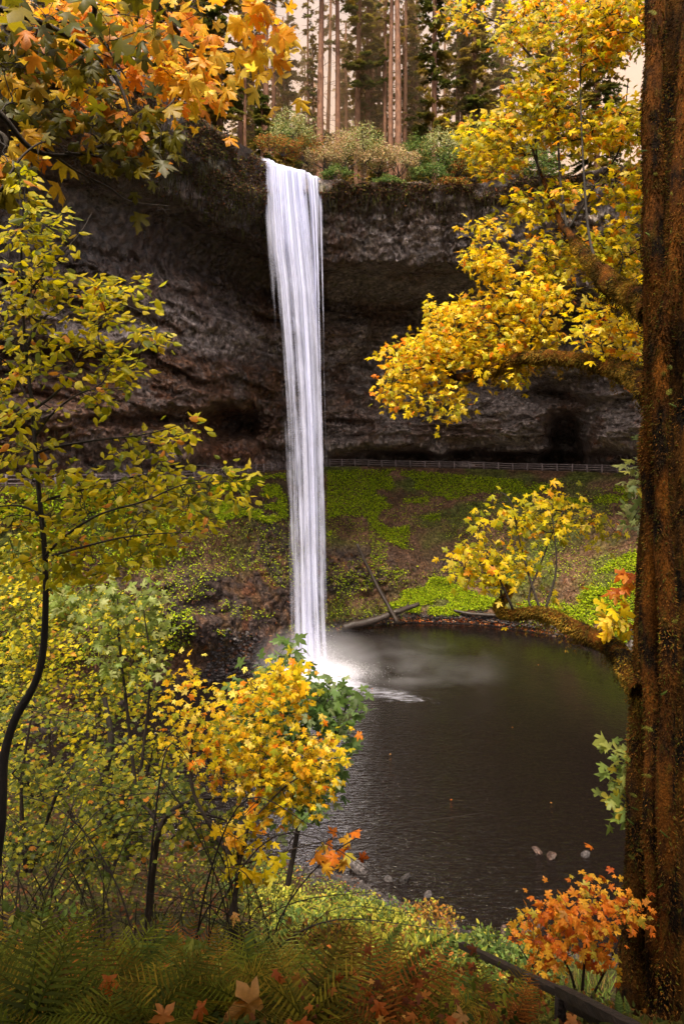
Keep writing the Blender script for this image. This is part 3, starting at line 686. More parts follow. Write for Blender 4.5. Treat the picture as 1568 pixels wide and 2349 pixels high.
# ------------------------------------------------------------------ conifers on the plateau
def conifer_mesh(h, r, crown0, dens, seed, droopy=.3, reach=3.2, stub=40, far=False):
    global RNG
    keep = RNG; RNG = np.random.default_rng(seed)
    z = np.linspace(0, h, 16); tr = MB(); P_ = np.stack([.12 * np.sin(z * .11 + seed), .12 * np.cos(z * .09 + seed), z], -1)
    R_ = r * (1 - .62 * z / h) * (1 + .5 * np.exp(-z / 1.2)); tube(tr, P_, R_, 12, (1, 1, 1), True, .04)
    st = MB(); cr = MB()
    for i in range(stub):
        zz = RNG.uniform(1.5, h * .95); a = RNG.uniform(0, 2 * np.pi); l = RNG.uniform(.5, 2.6); d = np.array([math.cos(a), math.sin(a), RNG.uniform(-.35, .2)])
        p0 = np.array([0, 0, zz]) + d * r * .5; tube(st, [p0, p0 + d * l * .5 + [0, 0, -.05 * l], p0 + d * l + [0, 0, -.22 * l]], [.035, .022, .01], 4, (.9, .8, .6), False)
    nb_ = int(dens); LV, LR, LS, LC = [], [], [], []
    for i in range(nb_):
        f = RNG.uniform(0, 1) ** .9; zz = crown0 + (h - crown0) * f
        a = RNG.uniform(0, 2 * np.pi); l = reach * (1.05 - .75 * f) * RNG.uniform(.55, 1.1); d = np.array([math.cos(a), math.sin(a), 0])
        p0 = np.array([0, 0, zz]); tt = np.linspace(0, 1, 7)
        path = p0 + d * (tt * l)[:, None] + np.array([0, 0, 1]) * (.12 * l * tt - droopy * l * tt ** 2)[:, None]
        tube(st, path, np.linspace(.04, .008, 7), 4, (.7, .6, .5), False)
        ns_ = int(20 * l) + 6; s = RNG.uniform(.18, 1, ns_); q = p0 + d * (s * l)[:, None] + np.array([0, 0, 1]) * (.12 * l * s - droopy * l * s ** 2)[:, None]
        side = np.cross(d, [0, 0, 1.0]); sg = RNG.choice([-1, 1], ns_)
        t_ = d * .7 + side * sg[:, None] * RNG.uniform(.3, 1.2, (ns_, 1)) + np.array([0, 0, -1]) * RNG.uniform(.05, .55 + droopy, (ns_, 1))
        n_ = np.stack([RNG.normal(0, .3, ns_), RNG.normal(0, .3, ns_), np.ones(ns_)], -1)
        LV.append(q); LR.append(leaf_frames(n_, t_)); LS.append(RNG.uniform(.4, .95, ns_) * (1.1 - .4 * s)); LC.append(np.full(ns_, RNG.uniform(.6, 1.25)))
    if LV:
        V = np.array([(0, 0, 0), (.10, .2, -.02), (.34, .42, -.07), (.10, .42, -.03), (.22, .72, -.08), (.06, .7, -.05), (0, 1.0, -.12), (-.06, .7, -.05), (-.24, .66, -.08), (-.1, .4, -.03), (-.32, .36, -.07), (-.09, .2, -.02)])
        T_ = np.array([(0, 1, 11), (1, 2, 3), (1, 3, 9), (1, 9, 11), (11, 9, 10), (3, 4, 5), (3, 5, 7), (3, 7, 9), (9, 7, 8), (5, 6, 7)])
        P0 = np.concatenate(LV); Rr = np.concatenate(LR); S = np.concatenate(LS); cc = np.concatenate(LC)
        mixn = sstep(-.3, .5, vnoise(P0, .5, seed))[:, None]
        colr = (np.array([.08, .10, .025]) * (1 - mixn) + np.array([.30, .22, .05]) * mixn) * cc[:, None]
        add_leaves(cr, (V, T_), P0, Rr, S, colr)
    RNG = keep
    return (tr.mesh('trunk', M_conbark), st.mesh('dead_branch', M_conbark), cr.mesh('crown', M_needle) if LV else None)
CV = {
 'bare': [conifer_mesh(46, .5, 31, 40, 101, .35, 3.4, 70), conifer_mesh(44, .42, 28, 42, 102, .4, 3.0, 80), conifer_mesh(48, .46, 33, 36, 103, .3, 3.6, 70)],
 'thin': [conifer_mesh(40, .32, 19, 40, 104, .45, 2.3, 80), conifer_mesh(38, .34, 22, 36, 105, .4, 2.5, 80)],
 'bushy': [conifer_mesh(40, .42, 2.5, 260, 106, .35, 5.4, 20), conifer_mesh(36, .38, 1.5, 230, 107, .45, 5.0, 20)],
 'young': [conifer_mesh(15, .16, 1.0, 120, 108, .3, 2.6, 6), conifer_mesh(11, .13, .6, 90, 109, .25, 2.3, 4)],
 'mossy': [conifer_mesh(42, .52, 4, 150, 110, .15, 4.8, 80)],
 'snag': [conifer_mesh(10.5, .26, 99, 0, 111, 0, 1, 36)],
}
rimd = lambda px: float(np.interp(px, cols, dA))
def plant_conifer(kind, var, px, dep, label, s=1.0, wide=1.0, rz=None, group='conifers standing behind the cliff rim', zoff=0.):
    tr, st, cr = CV[kind][var % len(CV[kind])]
    z = 54.0 + max(0, dep - rimd(px)) * .03 + zoff
    x = (px - CX) / F * dep
    root = thing('conifer_tree', label, 'tree', (x, dep, z - .3), group); root.rotation_euler.z = RNG.uniform(0, 6.28) if rz is None else rz
    wide *= 1.0 if kind in ('bare', 'thin', 'snag') else 1.0; root.scale = (s * wide, s * wide, s); root.rotation_euler.x = RNG.normal(0, .008)
    for nm, me in (('trunk', tr), ('dead_branch', st), ('crown', cr)):
        if me is not None: link(nm, me, root, kind='stuff' if nm == 'dead_branch' else None)
    return root
con = [
 ('bushy', 0, 455, 92, 'dark dense fir left of the waterfall, its boughs dropping behind the orange maple leaves', 1.0, 1.0),
 ('bushy', 1, 505, 86, 'dark fir with drooping green boughs just above the mossy left rim', 1.0, 1.1),
 ('bare', 1, 552, 92, 'grey straight conifer trunk standing over the left rim of the cliff', 1, .9),
 ('thin', 0, 563, 86, 'thin orange tinted conifer stem close above the left rim', 1, .7),
 ('bushy', 0, 585, 100, 'dark shaggy fir filling the gap left of the waterfall crest', .95, 1.0),
 ('bare', 0, 606, 90, 'thick pinkish conifer trunk directly above the waterfall crest', 1, .95),
 ('bare', 2, 627, 96, 'second pinkish conifer trunk above the waterfall crest, with bright sky on its right', 1, .85),
 ('thin', 1, 661, 104, 'slim knobbly conifer trunk against the bright sky behind the falls', 1, 1.3),
 ('bushy', 1, 700, 112, 'tall narrow hemlock with fine olive foliage behind the crest of the falls', 1.0, .62),
 ('thin', 0, 707, 98, 'thin dark stem rising through the hemlock foliage behind the falls', 1, .8),
 ('bare', 1, 735, 88, 'thickest reddish conifer trunk with a dark burnt foot above the right edge of the falls', 1, 1.25),
 ('bare', 0, 745, 104, 'pale conifer trunk half hidden behind the thickest reddish trunk', 1, .8),
 ('bare', 2, 771, 91, 'straight reddish conifer trunk right of the bright gap, rising from the shrubs', 1, .92),
 ('thin', 1, 795, 108, 'thin conifer trunk with long bare branches right of the bright gap', 1, 1.1),
 ('snag', 0, 818, 88, 'short broken orange snag with bare side branches', 1.1, 1.2),
 ('thin', 0, 822, 97, 'slender reddish conifer trunk rising behind the broken orange snag', 1, 1.8),
 ('thin', 1, 848, 100, 'dark slender conifer trunk between the snag and the cluster of trunks', 1, 1.5),
 ('bare', 1, 869, 104, 'leftmost pale trunk of the tight cluster of tall conifers', 1, .95),
 ('thin', 0, 884, 95, 'thinnest trunk in the tight cluster of tall conifers', 1, .9),
 ('bare', 2, 896, 88, 'warm lit smooth trunk leaning into the tight cluster of tall conifers', 1, .85),
 ('bare', 0, 911, 87, 'thickest knobbly trunk of the tight cluster of tall conifers', 1, 1.0),
 ('bare', 1, 929, 98, 'rightmost darker trunk of the tight cluster of tall conifers', 1, .9),
 ('bushy', 1, 955, 118, 'soft yellowish conifer far behind the cluster of tall trunks', 1, .8),
 ('mossy', 0, 999, 91, 'broad conifer with long moss hung branches right of the trunk cluster', 1, .9),
 ('bare', 2, 1018, 112, 'faint slim trunk behind the moss hung conifer', 1, .7),
 ('bare', 0, 1059, 104, 'brown trunk among dark foliage left of the yellow maple crown', 1, .9),
 ('bushy', 0, 1085, 96, 'dark dense fir left of the yellow maple crown', 1, 1.0),
 ('bushy', 1, 1150, 100, 'dark fir mostly behind the top of the yellow maple crown', 1, 1.15),
 ('bushy', 0, 1250, 96, 'dark fir behind the middle of the yellow maple crown', 1, 1.1),
 ('bushy', 1, 1370, 90, 'dark fir at the far right behind the maple crown', 1, 1.1),
 ('bushy', 1, 395, 80, 'dark fir behind the top of the mossy left cliff edge', 1, 1.0),
 ('bushy', 0, 310, 74, 'dark fir behind the upper left maple leaves', 1, 1.0),
 ('bushy', 1, 180, 68, 'dark fir at the far upper left behind the maple leaves', 1, 1.0),
 ('bushy', 0, 30, 62, 'dark fir at the upper left corner behind the maple leaves', 1, 1.0),
 ('young', 0, 600, 84, 'young dark green fir beside the two pinkish trunks over the crest', .9, 1.0),
 ('young', 1, 655, 92, 'young bright green fir right behind the waterfall crest', 1.1, 1.1),
 ('young', 0, 690, 96, 'taller young fir behind the waterfall crest', 1.0, 1.1),
 ('young', 1, 805, 92, 'small fir among the shrubs left of the broken snag', 1, 1),
 ('young', 0, 860, 94, 'young fir behind the shrubs below the trunk cluster', .9, 1),
 ('young', 0, 965, 95, 'young fir between the trunk cluster and the moss hung conifer', 1.0, 1.1),
 ('young', 1, 1070, 90, 'young fir in the dark gap beside the yellow maple crown', 1.2, 1.2),
 ('mossy', 0, 858, 108, 'golden green conifer filling the gap between the snag and the trunk cluster', 1, .7),
 ('mossy', 0, 790, 112, 'golden green conifer between the reddish trunk and the snag', .9, .7),
 ('mossy', 0, 640, 108, 'golden green conifer behind the two pinkish trunks', .9, .7),
 ('young', 0, 755, 100, 'young fir standing in the bright gap between the two reddish trunks', 1.1, .8),
 ('mossy', 0, 950, 102, 'olive conifer with mossy boughs just right of the trunk cluster', 1, .8),
 ('mossy', 0, 1045, 99, 'olive conifer with mossy boughs in front of the dark firs', 1, .9),
 ('bushy', 1, 680, 120, 'olive conifer standing in the bright gap behind the crest', .8, .7),
 ('bare', 1, 845, 132, 'hazy pale trunk deep in the forest behind the snag', 1, .8),
 ('bare', 2, 955, 128, 'hazy trunk deep in the forest right of the trunk cluster', 1, .8),
 ('bare', 0, 640, 130, 'hazy pale trunk deep in the forest behind the waterfall crest', 1, .7),
 ('thin', 1, 725, 126, 'hazy thin trunk deep in the forest left of the thickest trunk', 1, 1),
 ('bare', 2, 980, 140, 'hazy distant trunk behind the moss hung conifer on its left', 1, .8),
]
for k, v, px, dep, lab, s, wd in con: plant_conifer(k, v, px, dep, lab, s, wd)
for i in range(22):
    if i % 2: plant_conifer('mossy', 0, [790, 830, 720, 880, 925, 975, 1020, 650, 850, 950, 1075][i // 2], RNG.uniform(98, 122), 'golden green conifer filling the gaps between the bare trunks', RNG.uniform(.7, 1), .75, group='golden green conifers among the bare trunks'); continue
    plant_conifer('thin' if i % 3 else 'bare', i, RNG.uniform(630, 1130), RNG.uniform(100, 140), 'slender far conifer standing in the golden mist behind the rim', 1, RNG.uniform(.9, 1.5) if i % 3 else .7, group='far slender conifers in the mist')
# a far wooded slope seen between the trunks
def far_wood():
    mb = MB(); n = 1500
    a = RNG.uniform(-.75, .75, n); dd_ = RNG.uniform(190, 250, n); hh = RNG.uniform(0, 1, n) ** 1.3 * 52
    keepm = (np.abs(a + .02) > .09) | (hh < 15)
    a, dd_, hh = a[keepm], dd_[keepm], hh[keepm]; n = len(a)
    p = np.stack([a * dd_, dd_, 56 + hh], -1)
    c = np.array([.09, .075, .035]) * RNG.uniform(.6, 1.3, (n, 1))
    V = np.array([(0, -1, 0), (.5, -.2, 0), (.3, .4, 0), (0, 1.2, 0), (-.35, .3, 0), (-.5, -.3, 0)]); T_ = np.array([(0, 1, 2), (0, 2, 3), (0, 3, 4), (0, 4, 5)])
    Rr = leaf_frames(np.stack([RNG.normal(0, .5, n), -np.ones(n), RNG.normal(0, .4, n)], -1), np.stack([RNG.normal(0, .5, n), np.zeros(n), np.ones(n)], -1))
    add_leaves(mb, (V, T_), p, Rr, RNG.uniform(3, 7, n), c)
    mb.build('distant_forest', M_needle, None, kind='stuff', label='far off wood glimpsed between the conifer trunks', cat='forest')
far_wood()
m, nt, out = mat('forest_mist'); v = N(nt, 'ShaderNodeVolumePrincipled'); v.inputs['Color'].default_value = (1, .74, .48, 1); v.inputs['Density'].default_value = .011; nt.links.new(v.outputs[0], out.inputs['Volume'])
mb = MB(); mb.add([(x_, y_, z_) for z_ in (50, 112) for x_, y_ in ((-75, 93), (75, 93), (75, 185), (-75, 185))], None, [(3, 2, 1, 0), (4, 5, 6, 7), (0, 1, 5, 4), (1, 2, 6, 5), (2, 3, 7, 6), (3, 0, 4, 7)])
mb.build('forest_mist', m, None, False, kind='stuff', label='pale morning mist hanging deep among the conifers', cat='mist')

# ------------------------------------------------------------------ shrubs on the rim
def shrub(name, label, base_, rad, h, n, pal, lsize, group=None, tmpl=OVATE_S, seed=0, stems=9, cat='shrub', mtl=None, flat=.85):
    root = thing(name, label, cat, base_, group); b = np.asarray(base_, float)
    th = RNG.uniform(0, 2 * np.pi, n); ph = np.arccos(RNG.uniform(-.25, 1, n)); rr = RNG.uniform(.35, 1, n) ** .45
    dirv = np.stack([np.sin(ph) * np.cos(th), np.sin(ph) * np.sin(th), np.cos(ph)], -1)
    lob = 1 + .42 * vnoise(dirv * 2 + seed, 1.2, seed) + .2 * vnoise(dirv * 2 + seed, 3.5, seed + 3)
    p = b + dirv * (rr * lob)[:, None] * np.array([rad, rad * flat, h * .62]) + np.array([0, 0, h * .38])
    g = vnoise(p, 2.2 / max(rad, .4), seed + 9) > -.35; p = p[g]; n = len(p)
    R = leaf_dirs(n, .6, .35, .6, .2, out=dirv[g] * .7)
    idx = pick(pal, n); mb = MB(); add_leaves(mb, tmpl, p, R, lsize * RNG.uniform(.6, 1.3, n), shade(pal, idx, .3))
    mb.build('foliage', mtl or M_herb, root, kind='stuff')
    sm = MB()
    for i in range(stems):
        t = p[RNG.integers(0, n)]; mid = (b + t) / 2 + RNG.normal(0, .08 * rad, 3)
        tube(sm, smoothpath([b + RNG.normal(0, .05 * rad, 3) * [1, 1, 0], mid, t], 4), np.linspace(.022, .006, 9) * max(.25, rad), 4, (1, 1, 1), False)
    sm.build('stem', M_bark, root); settle(root); return root
G_pale = [((.34, .36, .14), 3), ((.48, .48, .24), 2), ((.12, .17, .04), 2), ((.34, .24, .07), 1)]
G_pink = [((.42, .27, .16), 3), ((.44, .40, .20), 2), ((.52, .36, .16), 2), ((.15, .15, .05), 1)]
G_green = [((.07, .13, .03), 3), ((.14, .20, .05), 2), ((.22, .26, .06), 1)]
G_orange = [((.34, .13, .03), 3), ((.30, .22, .04), 2), ((.10, .13, .03), 2), ((.28, .06, .02), 1)]
rs = [(618, 340, 74.5, 1.5, 1.6, G_orange, 'low red and orange shrub at the left corner of the waterfall crest'),
 (650, 352, 77, 1.8, 2.0, G_orange, 'orange leaved shrub right behind the waterfall crest'),
 (672, 345, 79, 2.8, 4.6, G_pale, 'tall bright green shrub behind the middle of the crest'),
 (705, 372, 79, 2.3, 3.0, G_orange, 'yellow and orange shrub above the right stream of the falls'),
 (640, 330, 86, 2.4, 2.8, G_green, 'green bush at the foot of the two pinkish trunks'),
 (745, 385, 78.5, 2.4, 2.6, G_pink, 'mottled bush beside the burnt foot of the thickest trunk'),
 (790, 385, 79, 3.0, 4.2, G_pink, 'large pale pink and cream bush right of the falls'),
 (830, 375, 80, 2.8, 4.4, G_pale, 'large cream green bush in front of the broken snag'),
 (775, 412, 77.8, 2.0, 1.6, G_green, 'bluish green shrub spilling over the rim right of the falls'),
 (868, 392, 79.5, 2.4, 3.0, G_pink, 'rusty pink bush below the trunk cluster'),
 (915, 398, 79.5, 2.8, 3.2, G_pink, 'pink and cream bush in front of the thickest cluster trunk'),
 (955, 390, 81, 2.6, 4.2, G_green, 'green bush right of the trunk cluster'),
 (1012, 392, 81, 3.2, 5.4, G_pale, 'tall arching pale green shrub with a dark stem under the moss hung conifer'),
 (1045, 402, 80, 2.4, 3.6, G_green, 'dark green bush on the rim left of the maple crown'),
 (985, 412, 79, 2.2, 1.8, G_green, 'low green shrub on the rim below the moss hung conifer'),
 (1085, 410, 79, 2.8, 3.8, G_orange, 'brown and orange bush on the rim beside the yellow maple crown'),
 (1140, 412, 79, 3.0, 3.2, G_orange, 'rust brown bush on the rim behind the yellow maple crown'),
 (890, 425, 78.6, 1.8, 1.2, G_green, 'small green clump hanging on the rim edge'),
 (1035, 428, 78.6, 1.7, 1.2, G_orange, 'small orange clump hanging on the rim edge'),
 (1220, 412, 78.5, 3.0, 3.5, G_green, 'green bush on the rim behind the maple')]
for i, (px, py, d, r_, h_, pal, lab) in enumerate(rs):
    b = W(px, py, d); shrub('rim_shrub', lab, (b[0], b[1], b[2] - .3), r_, h_, int(900 * r_), pal, .23, 'shrubs along the cliff rim', seed=200 + i)

# plants and moss clinging to the rim, roots and moss tassels hanging under the left lip
def on_cliff(pxs, ts):
    P, PX_, T_ = CLIFF['P'], CLIFF['PX'][0], CLIFF['T'][:, 0]
    j = np.clip(np.searchsorted(PX_, pxs), 0, len(PX_) - 1); i = np.clip(np.searchsorted(T_, ts), 0, len(T_) - 1)
    return P[i, j]
mb = MB(); n = 42000; px = np.concatenate([RNG.uniform(-60, 640, n * 2 // 3), RNG.uniform(640, 1500, n // 3)]); t = np.abs(RNG.normal(0, .38, n)); t = np.where(px < 640, t * 2.6, t)
dens_ = vnoise(np.stack([px * .02, t * 3, px * 0], -1), 1, 5) > -.25; px, t = px[dens_], t[dens_]; n = len(px)
p = on_cliff(px, t) + RNG.normal(0, .12, (n, 3)) + [0, -.1, .05]
pal = [((.055, .065, .012), 2), ((.13, .13, .022), 1.3), ((.20, .15, .03), .7), ((.17, .06, .02), 1.2), ((.07, .035, .018), 6), ((.12, .07, .04), 4)]
R = leaf_dirs(n, .4, .7, .5, .7); idx = pick(pal, n)
add_leaves(mb, OVATE_S, p, R, RNG.uniform(.14, .34, n), shade(pal, idx, .35))
mb.build('rim_plants', M_herb, None, kind='stuff', label='small plants and moss clinging along the cliff lip', cat='plants')
mb = MB(); n = 1700; px = np.concatenate([RNG.uniform(230, 610, n * 3 // 4), RNG.uniform(740, 1130, n // 4)]); t = np.where(px < 640, RNG.uniform(.4, 2.1, n // 4 * 3 + n // 4)[:len(px)], RNG.uniform(.1, .7, len(px)))
P0 = on_cliff(px, t)
for q in P0:
    l = RNG.uniform(.3, 1.5); w = RNG.uniform(.015, .045); k = RNG.uniform(.6, 1.2)
    c = np.array([(.07, .045, .025), (.09, .085, .02), (.05, .03, .02)][RNG.integers(0, 3)]) * k
    tube(mb, [q + [0, -.1, .1], q + [RNG.normal(0, .06), -.22, -.5 * l], q + [RNG.normal(0, .1), -.2, -l]], [w, w * .8, .004], 4, c, False)
mb.build('hanging_roots', M_moss, None, kind='stuff', label='roots and moss tassels hanging from the left cliff lip', cat='roots')

# ------------------------------------------------------------------ green ground cover, dead fern and shingle on the far slope
def on_hill(px, py):
    PX_, P = HILL['PX'][0], HILL['P']; j = np.clip(np.searchsorted(PX_, px), 0, len(PX_) - 1)
    out_ = np.zeros((len(px), 3)); PYp = HY - F * (P[..., 2] - H) / P[..., 1]
    for a in np.unique(j):
        m_ = j == a; c_ = PYp[:, a]; i = np.clip(np.searchsorted(np.maximum.accumulate(c_), py[m_]), 0, len(c_) - 1); out_[m_] = P[i, a]
    return out_
green_polys = [([(480, 1120), (540, 1100), (652, 1085), (655, 1185), (610, 1200), (560, 1180), (500, 1195)], 7500),
 ([(748, 1080), (900, 1076), (1060, 1090), (1180, 1100), (1450, 1098), (1440, 1150), (1330, 1160), (1200, 1130), (1090, 1130), (1020, 1150), (1000, 1195), (940, 1190), (930, 1260), (880, 1240), (830, 1180), (748, 1230)], 20000),
 ([(870, 1390), (905, 1350), (950, 1325), (1010, 1322), (1060, 1350), (1120, 1370), (1180, 1390), (1150, 1420), (1010, 1412), (930, 1400)], 13000),
 ([(1180, 1385), (1320, 1345), (1400, 1285), (1470, 1250), (1520, 1270), (1520, 1480), (1440, 1478), (1330, 1440), (1230, 1420)], 15000),
 ([(845, 1200), (930, 1215), (960, 1300), (900, 1330), (850, 1300)], 700), ([(300, 1270), (520, 1230), (520, 1260), (350, 1300)], 300),
 ([(100, 1120), (480, 1125), (480, 1200), (300, 1290), (0, 1300), (0, 1130)], 7000),
 ([(370, 1420), (430, 1400), (460, 1450), (400, 1490), (350, 1470)], 500), ([(760, 1300), (850, 1320), (870, 1400), (800, 1410), (770, 1380)], 400)]
pal = [((.24, .34, .008), 4), ((.38, .48, .012), 4), ((.07, .11, .008), 2), ((.30, .28, .03), .6)]
for i, (poly, n) in enumerate(green_polys):
    gap_ = -.35 if i in (2, 3) else -.12
    q = sample_poly(poly, n, gap_, .018, 40 + i); p = on_hill(q[:, 0], q[:, 1]) + RNG.normal(0, .12, (len(q), 3)) + [0, -.08, .12]
    R = leaf_dirs(len(p), .8, .5, .4, .2); idx = pick(pal, len(p)); mb = MB()
    add_leaves(mb, OVATE_S, p, R, RNG.uniform(.15, .34, len(p)), shade(pal, idx, .3))
    mb.build('ground_cover', M_herb, None, kind='stuff', cat='plants', label=['bright green plants on the slope just left of the falls', 'green plants hanging below the trail fence right of the falls', 'bright green mound behind the big fallen log', 'bright green patch on the slope behind the lower maple branch',
      'thin green plants around the leaning pole', 'thin green strip on the left slope', 'green plants below the left end of the trail fence', 'small mossy green patch on the dark rock left of the falls', 'sparse greenery beside the foot of the falls'][i])
q = sample_poly([(-60, 1125), (760, 1085), (1900, 1140), (1900, 1640), (1540, 1480), (1100, 1425), (790, 1440), (600, 1480), (300, 1500), (-60, 1600)], 32000, -.05, .012, 90); p = on_hill(q[:, 0], q[:, 1]) + RNG.normal(0, .12, (len(q), 3)) + [0, -.08, .1]
mb = MB(); add_leaves(mb, OVATE_S, p, leaf_dirs(len(p), .8, .5, .4, .2), RNG.uniform(.12, .26, len(p)), shade(pal, pick(pal, len(p)), .35))
mb.build('ground_cover', M_herb, None, kind='stuff', cat='plants', label='thin scattered green plants over the whole brown slope')
mb = MB(); n = 23000; px = RNG.uniform(-40, 1800, n); py = RNG.uniform(1100, 1440, n) + np.interp(px, [0, 400, 780, 1000, 1300, 1540], [180, 120, 0, 0, 20, 60]) * RNG.uniform(0, 1, n)
nsx = vnoise(np.stack([px, py, px * 0], -1), .012, 77) > -.25; px, py = px[nsx], py[nsx]
p = on_hill(px, py); st_ = np.clip(blob(px, py, 470, 1400, 210, 120, 3) + blob(px, py, 640, 1330, 60, 170, 3), 0, 1); k = RNG.uniform(0, 1, len(p)) > st_ * .85; p = p[k] + [0, -.05, .05]
n = len(p); R = leaf_dirs(n, .35, .8, .5, .9); pal = [((.15, .075, .038), 4), ((.09, .045, .024), 5), ((.22, .13, .06), 1.5), ((.24, .07, .02), .7), ((.10, .12, .02), .8)]; idx = pick(pal, n)
V = np.array([(0, 0, 0), (.09, .5, -.03), (0, 1, -.15), (-.09, .5, -.03)]); T_ = np.array([(0, 1, 2), (0, 2, 3)])
add_leaves(mb, (V, T_), p, R, RNG.uniform(.25, .65, n), shade(pal, idx, .35))
mb.build('dead_fern', M_herb, None, kind='stuff', label='brown dead fern and grass matting the far slope', cat='dead fern')

# stones: individual ones along both shores, then shingle
def stone_mesh(seed, k=1.0):
    u = np.linspace(0, np.pi, 6)[1:-1]; w_ = np.linspace(0, 2 * np.pi, 8, endpoint=False)
    V = np.concatenate([[(0, 0, 1)], np.stack([np.sin(u)[:, None] * np.cos(w_), np.sin(u)[:, None] * np.sin(w_), np.cos(u)[:, None] * np.ones(8)], -1).reshape(-1, 3), [(0, 0, -1)]])
    d = 1 + .38 * vnoise(V + seed, 1.1, seed) + .15 * vnoise(V + seed, 3, seed); V = V * d[:, None] * np.array([1, .8, .62])
    T_ = [(0, 1 + j, 1 + (j + 1) % 8) for j in range(8)] + [(33, 25 + (j + 1) % 8, 25 + j) for j in range(8)]
    Q = [(1 + i * 8 + j, 1 + (i + 1) * 8 + j, 1 + (i + 1) * 8 + (j + 1) % 8, 1 + i * 8 + (j + 1) % 8) for i in range(3) for j in range(8)]
    return V, np.array(T_), np.array(Q)
SV = []
for s in range(8):
    V, T_, Q = stone_mesh(s); c = np.array([(.045, .038, .038), (.03, .026, .026), (.06, .052, .052), (.06, .036, .028)][s % 4]); mb = MB(); mb.add(V, T_, Q, c); SV.append(mb.mesh('stone', M_stone, False))
def put_stone(p, r, label, group):
    o = bpy.data.objects.new('stone', SV[int(RNG.integers(0, 8))]); COL.objects.link(o); o.location = p; o.scale = [r * RNG.uniform(.8, 1.25), r * RNG.uniform(.8, 1.2), r * RNG.uniform(.7, 1.1)]
    o.rotation_euler = (RNG.normal(0, .3), RNG.normal(0, .3), RNG.uniform(0, 6.28)); tag(o, label, 'stone', group)
    return o
shoreX = np.interp
for i in range(46):
    px = RNG.uniform(770, 1440); py = np.interp(px, cols, pL) - RNG.uniform(-3, 16); p = on_hill(np.array([px]), np.array([py]))[0]
    put_stone(p + [0, -.1, .05], RNG.uniform(.16, .42), 'dark stone at the water line of the far shore', 'stones along the far shore')
def scatter_stones(pts, rr, name, label):
    mb = MB(); V0 = [stone_mesh(s) for s in range(4)]
    for s in range(4):
        q = pts[s::4]; r = rr[s::4]; V, T_, Q = V0[s]; n = len(q); an = RNG.uniform(0, 6.28, n); c, s_ = np.cos(an), np.sin(an)
        Vr = np.stack([V[None, :, 0] * c[:, None] - V[None, :, 1] * s_[:, None], V[None, :, 0] * s_[:, None] + V[None, :, 1] * c[:, None], np.broadcast_to(V[:, 2], (n, len(V)))], -1) * r[:, None, None] + q[:, None]
        of = (np.arange(n) * len(V))[:, None, None]; cc = np.array([.036, .031, .031]) * RNG.uniform(.4, 1.9, (n, 1)); br = RNG.uniform(0, 1, n) < .12; cc[br] = [.09, .04, .025]
        mb.add(Vr.reshape(-1, 3), (T_[None] + of).reshape(-1, 3), (Q[None] + of).reshape(-1, 4), np.repeat(cc, len(V), 0))
    mb.build(name, M_stone, None, False, kind='stuff', label=label, cat='shingle')
n = 1500; px = RNG.uniform(760, 1460, n); py = np.interp(px, cols, pL) + 2 - np.abs(RNG.normal(0, 13, n)) * np.interp(px, [760, 900, 1100, 1460], [.8, 1, 1.3, 1.6])
scatter_stones(on_hill(px, py) + [0, -.05, .03], RNG.uniform(.07, .24, n), 'shingle', 'dark shingle on the far shore under the green mound')
n = 900; px = RNG.uniform(430, 660, n); py = RNG.uniform(1440, 1575, n); k = inpoly(px, py, [(480, 1500), (520, 1440), (590, 1450), (600, 1520), (640, 1555), (520, 1590), (460, 1560)]); px, py = px[k], py[k]
scatter_stones(on_hill(px, py) + [0, -.1, .05], RNG.uniform(.08, .26, len(px)), 'shingle', 'dark loose shingle at the water left of the falls')
# band of fallen leaves along the far water line
mb = MB(); n = 1500; px = RNG.uniform(770, 1460, n); py = np.interp(px, cols, pL) - 1 - np.abs(RNG.normal(0, 5, n)); p = on_hill(px, py) + [0, -.15, .12]
pal = [((.42, .12, .03), 3), ((.30, .07, .02), 3), ((.5, .26, .08), 1.4), ((.6, .45, .3), .4)]; add_leaves(mb, OVATE_S, p, leaf_dirs(n, .9, .4, .3, .1), RNG.uniform(.14, .3, n), shade(pal, pick(pal, n)))
mb.build('leaf_litter', M_herb, None, kind='stuff', label='line of fallen orange leaves along the far water edge', cat='leaves')

# ------------------------------------------------------------------ logs
def log(pts, r0, r1, label, mtl=M_log, name='fallen_log', k=12, cat='log', broken=True):
    root = thing(name, label, cat, pts[0]); P_ = smoothpath(pts, 10); n = len(P_); mb = MB()
    tube(mb, P_ + RNG.normal(0, r0 * .05, P_.shape), np.linspace(r0, r1, n) * (1 + .08 * RNG.uniform(-1, 1, n)), k, (1, 1, 1), True, .05); mb.build('trunk', mtl, root)
    if broken:
        mb = MB()
        for i in range(4):
            a = P_[RNG.integers(2, n - 2)]; d_ = RNG.normal(0, 1, 3); d_[2] = abs(d_[2]); d_ = d_ / np.linalg.norm(d_); tube(mb, [a, a + d_ * r0 * 2.2], [r0 * .22, r0 * .1], 5)
        mb.build('stub', mtl, root)
    settle(root)
log([W(818, 1248, 94), W(860, 1335, 93.5), W(912, 1430, 92)], .20, .30, 'slender bare pole leaning down the slope to the water right of the falls')
log([W(785, 1440, 91), W(850, 1425, 92.0), W(905, 1405, 93.3), W(960, 1386, 95)], .62, .30, 'thick brown log lying along the far shore under the leaning pole')
log([W(1040, 1400, 95.2), W(1080, 1408, 94.6), W(1150, 1412, 93)], .18, .25, 'thin dark log on the shingle behind the lower maple branch')
b = W(1447, 1520, 75)
log([b, b + [-.1, .1, 1.2], b + [.15, 0, 2.0], b + [.05, .1, 3.2]], 1.0, .3, 'dark jagged stump at the water edge beside the mossy trunk', name='tree_stump', cat='stump')

